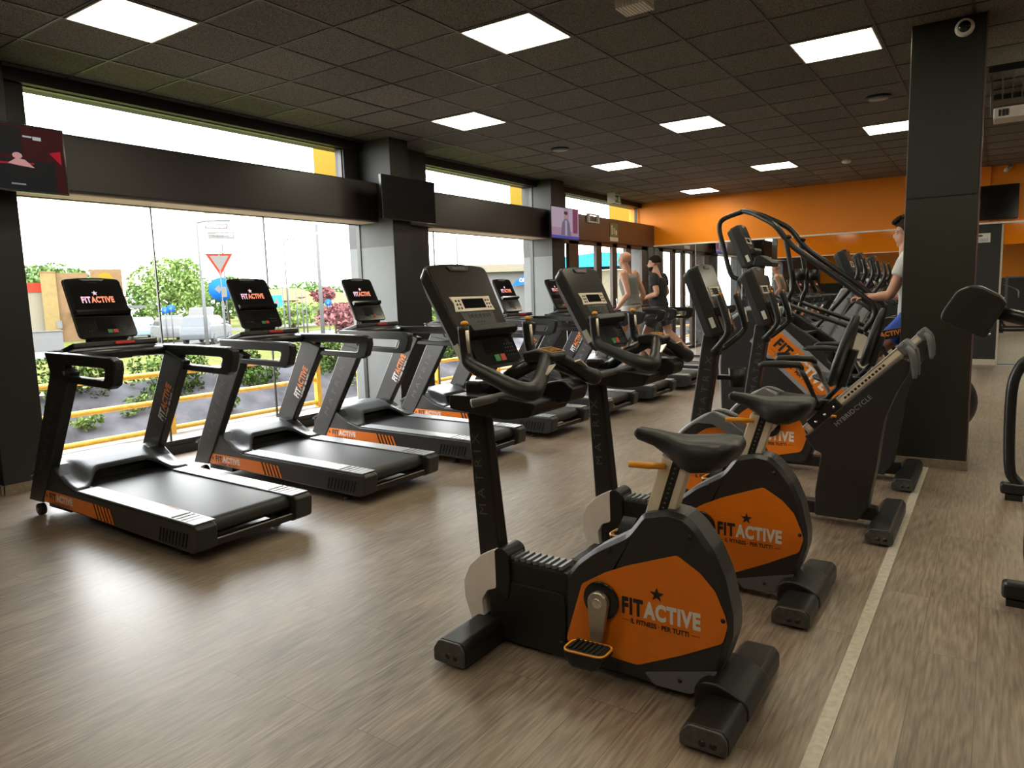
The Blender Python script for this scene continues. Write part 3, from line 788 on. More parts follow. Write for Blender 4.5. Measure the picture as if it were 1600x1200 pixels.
    for (x, z) in ((-5.40, .250), (-3.86, .236), (-3.825, .228), (-3.80, .205), (-3.80, .16), (-3.83, .135), (-5.4, .15)):
        r.append([Vector((x, Y-.283+.0566*k, z)) for k in range(11)])
    be = MB().grid(r).build('running_belt', 'belt', t, fixn=False)
    be.data.update()
    b = MB().box(-3.84, -3.77, Y-.29, Y+.29, .075, .115); b.build('rear_bar', 'metalblack', t, bevel=.006)
    MB().box(-3.772, -3.768, Y-.27, Y+.27, .118, .124).build('chrome_strip', 'chrome', t)
    # motor hood
    rows = []
    def side(x):
        K_ = [(-5.86, .30), (-5.70, .375), (-5.60, .415), (-5.50, .39), (-5.40, .335), (-5.30, .290), (-5.17, .262)]
        for (a, za), (b_, zb) in zip(K_, K_[1:]):
            if x <= b_: return za + (zb-za)*max(0, (x-a))/(b_-a)
        return .262
    def mid(x):
        K_ = [(-5.86, .33), (-5.78, .41), (-5.65, .43), (-5.50, .415), (-5.35, .365), (-5.25, .315), (-5.17, .285)]
        for (a, za), (b_, zb) in zip(K_, K_[1:]):
            if x <= b_: return za + (zb-za)*max(0, (x-a))/(b_-a)
        return .285
    nx = 16; ny = 24
    for i in range(nx+1):
        row = []
        for k in range(ny+1):
            yy = -1 + 2*k/ny; a = abs(yy)
            lip = -5.17 - .17*(1 - min(1, max(0, (a-.45)/.35))**1.0) if a < .8 else -5.17
            x = -5.86 + (lip + 5.86)*i/nx
            w_ = min(1, max(0, (a-.55)/.25)); w_ = w_*w_*(3-2*w_)
            z = mid(x)*(1-w_) + side(x)*w_
            row.append(Vector((x, Y + yy*.412, z)))
        rows.append(row)
    # thickness: fold the surface under
    fl = [[Vector((v.x, v.y, v.z-.02)) for v in r_] for r_ in rows]
    b = MB().grid(rows).grid(fl)
    n = len(rows[0])
    o1 = 0; o2 = len(rows)*n
    for k in range(n-1):
        b.f.append((o1+(nx)*n+k, o1+(nx)*n+k+1, o2+nx*n+k+1, o2+nx*n+k)); b.m.append(0); b.sm.append(False)
        b.f.append((o1+k, o1+k+1, o2+k+1, o2+k)); b.m.append(0); b.sm.append(False)
    for i in range(nx):
        for k in (0, n-1):
            b.f.append((o1+i*n+k, o1+(i+1)*n+k, o2+(i+1)*n+k, o2+i*n+k)); b.m.append(0); b.sm.append(False)
    b.build('motor_hood', 'hood', t)
    MB().box(-5.85, -5.42, Y-.40, Y+.40, .11, .30).build('motor_box', 'plastic', t)
    # cross bar under the console
    P = [(-5.30+.16*math.cos(math.pi*k/12-math.pi/2)-.02, Y-.39+.78*k/12, 1.165+.015*math.sin(math.pi*k/12)) for k in range(13)]
    b = MB().tube(P, [.036]*13, 10, flat=1.0); cb = b.build('cross_bar', 'metalblack', t)
    b = MB().obox((-5.36, Y, 1.215), (1, 0, .25), (0, 1, 0), (-.25, 0, 1), .13, .30, .022); b.build('accessory_deck', 'plastic', t, bevel=.012)
    b = MB().obox((-5.25, Y+.05, 1.243), (1, 0, .25), (0, 1, 0), (-.25, 0, 1), .03, .07, .012); b.build('stop_key', 'red', t, bevel=.006)
    b = MB().obox((-5.16, Y-.01, 1.17), (1, 0, 0), (0, 1, 0), (0, 0, 1), .03, .06, .03); b.build('sensor_block', 'plastic', t, bevel=.01)
    b = MB().loft([[Vector((-5.40+dx*.05, Y+dy*.12, 1.22)) for dx, dy in ((-1, -1), (1, -1), (1, 1), (-1, 1))], [Vector((-5.37+dx*.035, Y+dy*.14, 1.31)) for dx, dy in ((-1, -1), (1, -1), (1, 1), (-1, 1))]], smooth=False)
    b.build('console_neck', 'plastic', t, bevel=.005)
    console(t, Y, (-5.325, 1.285), (-5.53, 1.715), .205, .212, .055, 'tread')
    return t
proto = make_treadmill()
T_LABELS = ['treadmill nearest the viewer, at the left window beside the dark column', 'second treadmill from the left, in front of the window glass',
            'third treadmill from the left, before the first grey window column', 'fourth treadmill, its console hidden behind the nearest bike console',
            'fifth treadmill, its console just right of the nearest bike console', 'sixth treadmill, seen between the two upright bike consoles',
            'treadmill with the bald man in a grey tank top on it', 'farthest treadmill, with the dark-haired man in black on it']
treads = []
for i, lab in enumerate(T_LABELS):
    o = proto if i == 0 else copy_tree(proto)
    o.location = (-4.8, 2.64 + 1.32*i, 0)
    o.matrix_basis = Matrix.Translation(o.location)
    tag(o, lab, 'treadmill', 'row of treadmills facing the windows'); treads.append(o)
K['endcap'] = mat('worn grey end cap', (.060, .058, .055), .38, noise=.3, nscale=40)
# ---------------------------------------------------------------- upright bike
def stabilizer(root, x0, x1, y0, y1, h, name):
    xm = (x0+x1)/2
    sec = rpoly([(x0, .012), (x0, h*.62), (x0+.03, h), (x1-.02, h*1.02), (x1, h*.75), (x1, .012)], .012)
    st = MB().prism(sec, y0+.012, y1-.012, 'y').build(name, 'plastic', root, bevel=.005)
    for ya, yb in ((y0, y0+.012), (y1-.012, y1)):
        c = [(xm+(x-xm)*.97, z*.97+.002) for x, z in sec]
        e = MB().prism(c, ya, yb, 'y').build('end_cap', 'endcap', st, bevel=.004)
        yo = y0-.0008 if ya == y0 else y1+.0008
        b = MB()
        for q in (-.002, .035): b.cyl((xm+q, yo, h*.45), (xm+q, yo+(.002 if ya == y0 else -.002), h*.45), .012, 14)
        b.build('screw_hole', 'ink', e)
    b = MB()
    for yy in (y0+.08, y1-.08): b.cyl((xm, yy, 0), (xm, yy, .014), .02, 12)
    b.build('rubber_foot', 'rubber', st)
    return st

def shell_with_decal(t, Y, outline, decal, half, logo_o, logo_w, logo_h, slope=0.0, m='darkgrey', reverse=True):
    sec = lambda d, y: [Vector((p[0], y, p[1])) for p in inset(outline, d)]
    sh = MB().loft([sec(.017, Y-half), sec(.0, Y-half+.020), sec(0, Y+half-.020), sec(.017, Y+half)], smooth=False).build('body_shell', m, t, bevel=.003)
    for s in (-1, 1):
        yo = Y + s*(half+.0005)
        MB().prism(decal, yo, yo + s*.004, 'y').build('orange_side_panel', 'org', sh)
        b = MB()
        if s < 0: put_logo(b, (logo_o[0], yo-.0055, logo_o[1]), (1, 0, slope), (-slope, 0, 1), logo_w, logo_h)
        else: put_logo(b, (logo_o[0]+logo_w, yo+.0055, logo_o[1]), (-1, 0, -slope), (-slope, 0, 1), logo_w, logo_h)
        b.build('panel_logo', ['ink', 'letter'], sh, fixn=False)
    return sh

def crank_set(t, Y, ax, half, down, up_, disc=.075, near_pedal=None):
    """axle at ax=(x,z); down/up_ = end of the near and far crank"""
    parts = []
    for s, e in ((-1, down), (1, up_)):
        yo = Y + s*(half+.003)
        d = MB().cyl((ax[0], yo, ax[1]), (ax[0], yo+s*.012, ax[1]), disc, 36).build('crank_disc', 'gloss', t, bevel=.004)
        u = Vector((e[0]-ax[0], 0, e[1]-ax[1])).normalized(); L = math.hypot(e[0]-ax[0], e[1]-ax[1]); n = Vector((u.z, 0, -u.x))
        pts = []
        for (a, r) in ((0, .043), (1, .022)):
            for k in range(9):
                th = (math.pi/2 + math.pi*k/8) if a == 0 else (-math.pi/2 + math.pi*k/8)
                q = Vector((ax[0], 0, ax[1])) + u*(L*a) + u*math.cos(th)*r + n*math.sin(th)*r
                pts.append((q.x, q.z))
        y1, y2 = sorted((yo+s*.014, yo+s*.042))
        c = MB().prism(pts, y1, y2, 'y').build('crank_arm', 'crank', t, bevel=.006, seg=3)
        MB().cyl((ax[0], yo+s*.042, ax[1]), (ax[0], yo+s*.0455, ax[1]), .020, 18).build('crank_bolt', 'chrome', c, bevel=.003)
        yp0, yp1 = yo+s*.05, yo+s*.15
        ya, yb = sorted((yp0, yp1))
        px, pz = e
        sec = rpoly([(px-.085, pz), (px-.07, pz+.018), (px+.075, pz+.024), (px+.09, pz+.004), (px+.05, pz-.045), (px-.05, pz-.05)], .015)
        p = MB().prism(sec, ya, yb, 'y').build('pedal', 'plastic', t, bevel=.01)
        g_ = MB()
        for q in range(7): g_.box(px-.062+.02*q, px-.054+.02*q, ya+.012, yb-.012, pz+.018, pz+.0265)
        g_.build('pedal_tread', 'rubber', p)
        ring = rpoly([(px-.085, ya), (px+.088, ya), (px+.088, yb), (px-.085, yb)], .035, 4)
        MB().tube([(x, y, pz+.016+.004*(x-px)/.08) for x, y in ring], .0045, 6, closed=True).build('pedal_rim', 'orgbtn', p)
        ym = (ya+yb)/2
        b = MB(); ww = .03
        path = [(px-.005, ya-.004, pz-.01), (px-.005, ya-.006, pz+.05), (px-.005, ym, pz+.085), (px-.005, yb+.006, pz+.05), (px-.005, yb+.004, pz-.01)]
        if s > 0:
            rws = [[Vector(q) + Vector((w, 0, 0)) for w in (-ww, ww)] for q in path]
            rws2 = [[v + Vector((0, 0, .003)) for v in r_] for r_ in rws]
            b.grid(rws).grid(rws2); b.build('pedal_strap', 'rubber', p, fixn=False)
        else:
            b.tube([(px-.03, ya+.03, pz-.05), (px+.03, ya+.03, pz-.05)], .01, 8); b.build('strap_buckle', 'plastic', p)

def mast_text(t, mast, o, dv, w, h, Y):
    nv = Vector((dv[1], 0, -dv[0])); d = Vector((dv[0], 0, dv[1]))
    b = MB(); put_text(b, 'MATRIX', Vector((o[0], Y, o[1])), d, -nv, w, h, 0, 1.6)
    b.build('maker_lettering', 'dimletter', mast, fixn=False)

def make_bike():
    X, Y = -1.25, 2.43
    t = empty('upright_bike', (X, Y, 0))
    stabilizer(t, -.805, -.642, 2.09, 2.76, .092, 'rear_stabilizer')
    stabilizer(t, -1.862, -1.70, 2.09, 2.76, .112, 'front_stabilizer')
    b = MB().prism(rpoly([(-.83, .015), (-.83, .10), (-.80, .128), (-.75, .134), (-.69, .116), (-.655, .096), (-.636, .07), (-.636, .02)], .015), 2.30, 2.56, 'y')
    b.build('stabilizer_cover', 'plastic', t, bevel=.012, seg=3)
    out = rpoly([(-1.393, .021), (-1.384, .373), (-1.329, .447), (-1.255, .509), (-1.115, .594), (-1.086, .631), (-1.05, .683), (-.95, .708), (-.886, .700), (-.842, .664), (-.783, .586), (-.741, .492), (-.712, .36), (-.712, .283), (-.739, .189), (-.772, .108), (-.85, .028), (-1.044, .018), (-1.243, .018)], .02)
    dec = rpoly([(-1.302, .364), (-1.20, .43), (-1.106, .476), (-.912, .552), (-.825, .501), (-.77, .443), (-.735, .361), (-.727, .324), (-.744, .26), (-.895, .175), (-1.067, .09), (-1.14, .091), (-1.371, .108), (-1.376, .122)], .012)
    sh = shell_with_decal(t, Y, out, dec, .072, (-1.13, .285), .308, .068)
    b = MB()
    for (x, z) in ((-1.185, .525), (-.862, .628), (-.742, .345), (-.90, .075), (-1.405, .09)): b.cyl((x, Y-.0775, z), (x, Y-.074, z), .009, 12); b.cyl((x, Y+.0775, z), (x, Y+.074, z), .009, 12)
    b.build('screw_hole', 'ink', sh)
    b = MB().prism(rpoly([(-1.04, .07), (-.76, .15), (-.80, .085), (-.86, .035), (-1.0, .03)], .01), Y-.0765, Y-.0735, 'y'); b.build('lower_trim', 'grey', sh)
    # low beam with step tread
    b = MB().prism([(-1.70, .015), (-1.38, .015), (-1.38, .38), (-1.70, .385)], Y-.052, Y+.052, 'y'); bm_ = b.build('frame_beam', 'plastic', t, bevel=.01)
    b = MB().prism(rpoly([(-1.76, .05), (-1.70, .02), (-1.39, .02), (-1.39, .29), (-1.70, .29), (-1.78, .24)], .03), Y-.060, Y+.060, 'y'); b.build('beam_cover', 'plastic', t, bevel=.006)
    b = MB()
    for k in range(9):
        x = -1.665 + .031*k
        b.obox((x, Y, .392), (1, 0, .2), (0, 1, 0), (-.2, 0, 1), .009, .046, .008)
    b.build('step_tread', 'grey', bm_)
    # white front shroud
    wo = rpoly([(-1.73, .425), (-1.806, .385), (-1.869, .324), (-1.902, .253), (-1.90, .176), (-1.87, .095), (-1.852, .055), (-1.775, .046), (-1.80, .121), (-1.805, .184), (-1.775, .232), (-1.728, .25)], .012)
    MB().prism(wo, Y-.068, Y+.068, 'y').build('front_shroud', 'offwhite', t, bevel=.022, seg=4, angle=25)
    b = MB().prism(rpoly([(-1.745, .25), (-1.735, .42), (-1.70, .435), (-1.66, .415), (-1.655, .30), (-1.67, .2)], .02), Y-.066, Y+.066, 'y'); b.build('mast_collar', 'plastic', t, bevel=.012)
    # mast
    ms = MB().prism([(-1.838, .36), (-1.722, .40), (-1.800, 1.14), (-1.885, 1.14)], Y-.036, Y+.036, 'y').build('mast', 'metalblack', t, bevel=.014, seg=3)
    dv = Vector((-1.90+1.835, 1.14-.36)).normalized()
    mast_text(t, ms, (-1.785, .56), dv, .36, .040, Y-.0372)
    console(t, Y, (-1.712, 1.205), (-1.932, 1.632), .21, .168, .095, 'bike')
    # accessory tray under the bars
    b = MB().prism(rpoly([(-1.90, 1.03), (-1.62, 1.0), (-1.50, 1.02), (-1.47, 1.075), (-1.62, 1.09), (-1.9, 1.09)], .015), Y-.12, Y+.17, 'y')
    b.build('accessory_tray', 'plastic', t, bevel=.008)
    b = MB().tube([(-1.72, Y-.20, 1.075), (-1.60, Y-.02, 1.105), (-1.56, Y+.04, 1.11)], .018, 12); b.build('support_tube', 'grey', t)
    b = MB().prism(rpoly([(-1.60, 1.03), (-1.42, 1.06), (-1.40, 1.12), (-1.46, 1.15), (-1.60, 1.12)], .02), Y+.06, Y+.20, 'y'); b.build('cup_tray', 'plastic', t, bevel=.008)
    # handlebar
    for s in (-1, 1):
        P = [(-1.47, Y+s*.03, 1.255), (-1.44, Y+s*.10, 1.215), (-1.41, Y+s*.19, 1.165), (-1.405, Y+s*.245, 1.145), (-1.46, Y+s*.265, 1.155), (-1.57, Y+s*.25, 1.190), (-1.69, Y+s*.235, 1.235), (-1.715, Y+s*.23, 1.28), (-1.725, Y+s*.23, 1.385)]
        R_ = [.026, .027, .032, .036, .034, .029, .026, .023, .023]
        h = MB().tube(P, R_, 14, smoothpath=5).build('handlebar_grip', 'rubber', t)
        MB().ball((-1.718, Y+s*.23, 1.396), .013, .019, .011).build('thumb_button', 'orgbtn', h)
        b = MB(); yy = Y + s*.23 
        b.tube([(-1.697, yy-.006, 1.28), (-1.703, yy-.006, 1.37)], .008, 6)
        b.build('sensor_strip', 'sensor', h)
        b = MB().obox((-1.40, Y+s*.13, 1.212), (0, s, -.55), (1, 0, .3), (-.3, .55*s, 1), .035, .014, .003); b.build('sensor_plate', 'sensor', h)
    b = MB().prism(rpoly([(-1.56, 1.23), (-1.43, 1.235), (-1.42, 1.262), (-1.5, 1.285), (-1.57, 1.27)], .012), Y-.055, Y+.055, 'y'); kp = b.build('keypad_block', 'plastic', t, bevel=.01)
    b = MB()
    for y_, w_ in ((-.03, .02), (.0, .0), (.03, .02)):
        pass
    n_ = Vector((.21, 0, 1)).normalized(); ux = Vector((1, 0, -.21)).normalized(); c = Vector((-1.462, Y, 1.280))
    for (hx, hy, oy) in ((.034, .048, 0), (.012, .016, -.024), (.012, .016, .024)):
        q = [c + ux*a*hx + Vector((0, oy + d*hy, 0)) for a, d in ((-1, -1), (1, -1), (1, 1), (-1, 1))]
        b.tube(q, .0014, 5, closed=True)
    b.build('orange_outline', 'orgbtn', kp)
    b = MB().tube([(-1.80, Y, 1.07), (-1.66, Y, 1.17), (-1.50, Y, 1.25)], .030, 12); b.build('handlebar_stem', 'metalblack', t)
    # seat post
    d = Vector((.057, 0, .19)).normalized(); nx = Vector((d.z, 0, -d.x))
    base = Vector((-1.005, Y, .655)); mid = base + d*.12
    sp = MB().obox(mid, nx, (0, 1, 0), d, .054, .026, .12).build('seat_post', 'cream', t, bevel=.006)
    b = MB()
    for sg in (-1, 1): b.obox(mid + nx*.008 + Vector((0, sg*.0262, 0)), nx, (0, 1, 0), d, .0165, .0012, .119)
    g_ = b.build('post_groove', 'ink', sp)
    b = MB()
    for k in range(11):
        for sg in (-1, 1):
            q = base + d*(.015+.02*k) + nx*.008
            b.cyl(q + Vector((0, sg*.027, 0)), q + Vector((0, sg*.0285, 0)), .0042, 8)
    b.build('index_holes', 'grey', g_)
    # saddle
    secs = []
    for x, w, zt, zb in ((-1.100, .018, .985, .960), (-1.085, .028, 1.000, .948), (-1.02, .036, .995, .930), (-.96, .050, .988, .895), (-.91, .085, .985, .862), (-.86, .118, .988, .852), (-.80, .132, .993, .862), (-.755, .128, .993, .885), (-.725, .105, .988, .91), (-.71, .07, .975, .935)):
        S = []
        for k in range(20):
            a = 2*math.pi*k/20
            cy_, sz = math.cos(a), math.sin(a)
            z = (zt+zb)/2 + (zt-zb)/2*(abs(sz)**.7)*(1 if sz > 0 else -1)
            if sz > .2: z -= .022*math.exp(-(cy_*2.2)**2)*min(1, w/.09)
            S.append(Vector((x, Y + w*(abs(cy_)**.8)*(1 if cy_ > 0 else -1), z)))
        secs.append(S)
    MB().loft(secs).build('saddle', 'rubber', t)
    b = MB().tube([(-.97, Y-.035, .865), (-1.02, Y-.06, .868), (-1.09, Y-.09, .872)], [.010, .013, .012], 10); b.build('seat_lever', 'orgbtn', t)
    crank_set(t, Y, (-1.214, .318), .0765, (-1.225, .145), (-1.205, .49))
    return t
bike = make_bike()
tag(bike, 'upright exercise bike in the foreground, the nearest of all', 'exercise bike', 'upright exercise bikes')
b2 = copy_tree(bike); b2.location = (-1.22, 3.47, 0)
tag(b2, 'second upright exercise bike, just behind the nearest one', 'exercise bike', 'upright exercise bikes')

# ---------------------------------------------------------------- hybrid bike with sliding seat
def make_hybrid():
    X, Y = -1.2, 4.78
    t = empty('hybrid_bike', (X, Y, 0))
    stabilizer(t, -.575, -.425, Y-.36, Y+.36, .10, 'rear_stabilizer')
    stabilizer(t, -1.98, -1.85, Y-.34, Y+.34, .10, 'front_stabilizer')
    MB().box(-1.88, -.55, Y-.045, Y+.045, .05, .13).build('floor_beam', 'metalblack', t, bevel=.006)
    ms = MB().prism([(-1.76, .40), (-1.645, .42), (-1.53, 1.20), (-1.645, 1.20)], Y-.05, Y+.05, 'y').build('mast', 'darkgrey', t, bevel=.014, seg=3)
    dv = Vector((-1.645+1.76, 1.20-.40)).normalized()
    mast_text(t, ms, (-1.635, .63), dv, .42, .044, Y-.052)
    console(t, Y, (-1.475, 1.20), (-1.645, 1.66), .165, .15, .12, 'hybrid')
    out = rpoly([(-1.92, .10), (-1.90, .34), (-1.80, .49), (-1.69, .585), (-1.56, .655), (-1.44, .62), (-1.30, .52), (-1.20, .36), (-1.16, .2), (-1.22, .07), (-1.5, .06), (-1.8, .06)], .03)
    dec = rpoly([(-1.86, .15), (-1.84, .34), (-1.74, .46), (-1.60, .56), (-1.46, .58), (-1.36, .53), (-1.26, .42), (-1.21, .3), (-1.25, .17), (-1.5, .11), (-1.7, .10)], .03)
    shell_with_decal(t, Y, out, dec, .085, (-1.73, .245), .42, .085)
    b = MB()
    P = [(-1.92, .33), (-1.80, .49), (-1.69, .585), (-1.56, .655), (-1.44, .62)]
    b.tube([(x, Y-.075, z+.004) for x, z in P], .016, 8, smoothpath=4).tube([(x, Y+.075, z+.004) for x, z in P], .016, 8, smoothpath=4)
    b.build('silver_edge', 'silvergrey', t)
    crank_set(t, Y, (-1.50, .36), .0895, (-1.36, .52), (-1.64, .22), disc=.085)
    b = MB().prism(rpoly([(-1.66, .60), (-1.545, .685), (-1.45, .64), (-1.33, .55), (-1.30, .44), (-1.36, .44), (-1.42, .53), (-1.54, .60)], .02), Y-.15, Y-.12, 'y'); b.build('foot_cradle', 'grey', t, bevel=.008)
    # rear pedestal with inclined rail
    ped = rpoly([(-.90, .05), (-.90, .21), (-.868, .455), (-.912, .472), (-.972, .56), (-.945, .573), (-.44, 1.075), (-.40, 1.05), (-.40, .98), (-.462, .863), (-.52, .70), (-.54, .55), (-.555, .40), (-.60, .118), (-.65, .05)], .015)
    pd = MB().prism(ped, Y-.085, Y+.085, 'y').build('rear_pedestal', 'darkgrey', t, bevel=.014)
    b = MB(); u = Vector((.709, 0, .705)).normalized(); v = Vector((-u.z, 0, u.x))
    put_text(b, 'HYBRID', Vector((-.779, Y-.087, .632)), u, v, .145, .028, .02, 1.1)
    put_text(b, 'CYCLE', Vector((-.779, Y-.087, .632))+u*.15, u, v, .12, .028, .0, 1.1)
    b.build('model_lettering', 'silvergrey', pd, fixn=False)
    rc = Vector((-.966, Y, .590)) + u*.37
    rl = MB().obox(rc, u, (0, 1, 0), v, .37, .072, .031).build('seat_rail', 'alu', t, bevel=.004)
    b = MB()
    for sgn in (-1, 1): b.obox(rc + Vector((0, sgn*.0725, 0)) + v*.002, u, (0, 1, 0), v, .355, .0012, .016)
    rr = b.build('rail_groove', 'cream', rl)
    b = MB()
    for k in range(12): b.obox(rc + Vector((0, -.0742, 0)) + u*(-.05+.026*k), u, (0, 1, 0), v, .008, .0006, .007)
    b.build('index_marks', 'ink', rr)
    b = MB().obox(Vector((-.425, Y, 1.125)), u, (0, 1, 0), v, .035, .088, .040); b.build('rail_cap', 'grey', t, bevel=.015)
    b = MB().tube([(-.42, Y-.09, 1.13), (-.39, Y-.10, 1.10), (-.375, Y-.10, 1.02), (-.37, Y-.10, .95)], [.015, .02, .018, .012], 10, smoothpath=3)
    b.build('carry_grip', 'grey', t); b = MB()
    b.tube([(-.42, Y+.09, 1.13), (-.39, Y+.10, 1.10), (-.375, Y+.10, 1.02), (-.37, Y+.10, .95)], [.015, .02, .018, .012], 10, smoothpath=3)
    b.build('carry_grip', 'grey', t)
    # seat carriage, seat, backrest, arm rests
    b = MB().obox(rc - u*.21 + v*.006, u, (0, 1, 0), v, .115, .084, .036).obox(Vector((-.84, Y, .76)), (1, 0, 0), (0, 1, 0), (0, 0, 1), .06, .05, .03); cg = b.build('seat_carriage', 'plastic', t, bevel=.006)
    b = MB()
    for k in (-.28, -.21, -.14): b.cyl(rc+Vector((0, -.083, 0))+u*k, rc+Vector((0, -.087, 0))+u*k, .009, 10)
    b.build('carriage_bolt', 'chrome', cg)
    b = MB().tube([(-.81, Y-.09, .69), (-.80, Y-.12, .705), (-.78, Y-.12, .70)], .008, 8); b.build('slide_lever', 'orgbtn', t)
    secs = []
    for x, w, zt, zb in ((-1.18, .10, .80, .785), (-1.16, .15, .815, .77), (-1.08, .19, .80, .74), (-.98, .20, .795, .735), (-.90, .19, .80, .735), (-.87, .15, .80, .75)):
        secs.append([Vector((x, Y+w*(abs(math.cos(a))**.6)*(1 if math.cos(a) > 0 else -1), (zt+zb)/2+(zt-zb)/2*(abs(math.sin(a))**.6)*(1 if math.sin(a) > 0 else -1)-.015*math.exp(-(math.cos(a)*2)**2))) for a in [2*math.pi*k/18 for k in range(18)]])
    MB().loft(secs).build('seat', 'rubber', t)
    u2 = Vector((.11, 0, .38)).normalized(); n2 = Vector((u2.z, 0, -u2.x)); base = Vector((-.82, Y, .90))
    secs = []
    for h_, w, th in ((-.02, .10, .012), (0, .15, .03), (.12, .175, .034), (.25, .15, .032), (.36, .095, .028), (.425, .055, .02), (.435, .03, .008)):
        c = base + u2*h_
        secs.append([c + Vector((0, w*(abs(math.cos(a))**.7)*(1 if math.cos(a) > 0 else -1), 0)) + n2*th*math.sin(a) for a in [2*math.pi*k/16 for k in range(16)]])
    MB().loft(secs).build('backrest', 'plastic', t)
    b = MB().obox(base + u2*.11 + n2*.055, (0, 1, 0), n2, u2, .028, .022, .12); b.build('backrest_post', 'darkgrey', t, bevel=.006)
    b = MB().tube([base + n2*.05 + u2*0, (-.80, Y, .86), (-.86, Y, .79), (-.92, Y, .76)], .016, 8); b.build('seat_bracket', 'metalblack', t)
    for s in (-1, 1):
        ya = Y + s*.20
        b = MB().loft([[Vector((x, ya+w*math.cos(a), z+h_*math.sin(a))) for a in [2*math.pi*k/12 for k in range(12)]] for x, z, w, h_ in ((-1.23, 1.015, .012, .008), (-1.20, 1.02, .03, .02), (-1.08, 1.025, .03, .022), (-.98, 1.02, .028, .02), (-.96, 1.0, .02, .015))])
        ar = b.build('arm_rest', 'rubber', t)
        MB().tube([(-.99, ya, 1.01), (-.95, ya, .95), (-.88, ya, .80), (-.88, Y+s*.10, .77)], [.02, .016, .012, .012], 8).build('arm_post', 'metalblack', ar)
    # handlebar
    for s in (-1, 1):
        P = [(-1.58, Y+s*.02, 1.085), (-1.54, Y+s*.10, 1.10), (-1.44, Y+s*.18, 1.20), (-1.43, Y+s*.185, 1.26), (-1.455, Y+s*.18, 1.36), (-1.49, Y+s*.18, 1.46)]
        h = MB().tube(P, [.020, .020, .019, .022, .026, .024], 12, smoothpath=5).build('handlebar_grip', 'rubber', t)
        MB().obox((-1.472, Y+s*.18, 1.45), (.94, 0, .3), (0, 1, 0), (-.3, 0, .94), .004, .018, .03).build('thumb_button', 'orgbtn', h)
        MB().tube([(-1.408, Y+s*.18, 1.27), (-1.432, Y+s*.178, 1.37)], .006, 6).build('sensor_strip', 'sensor', h)
    b = MB().prism(rpoly([(-1.62, 1.05), (-1.54, 1.05), (-1.53, 1.12), (-1.62, 1.12)], .01), Y-.04, Y+.04, 'y'); b.build('handlebar_stem', 'metalblack', t, bevel=.01)
    # cup holder
    sec = lambda z, r: [Vector((-1.44+r*math.cos(2*math.pi*k/20), Y+.06+r*math.sin(2*math.pi*k/20), z)) for k in range(20)]
    b = MB().loft([sec(.835, .05), sec(.96, .058), sec(.96, .050), sec(.85, .044)]); b.build('cup_holder', 'plastic', t)
    MB().box(-1.57, -1.49, Y+.03, Y+.09, .88, .91).build('cup_bracket', 'metalblack', t)
    return t
hy = make_hybrid()
tag(hy, 'nearer exercise bike with sliding seat rail and black backrest', 'exercise bike', 'bikes with sliding seat rails')
h2 = copy_tree(hy); h2.location = (-1.2, 6.05, 0)
tag(h2, 'farther exercise bike with sliding seat rail, beside the black column', 'exercise bike', 'bikes with sliding seat rails')
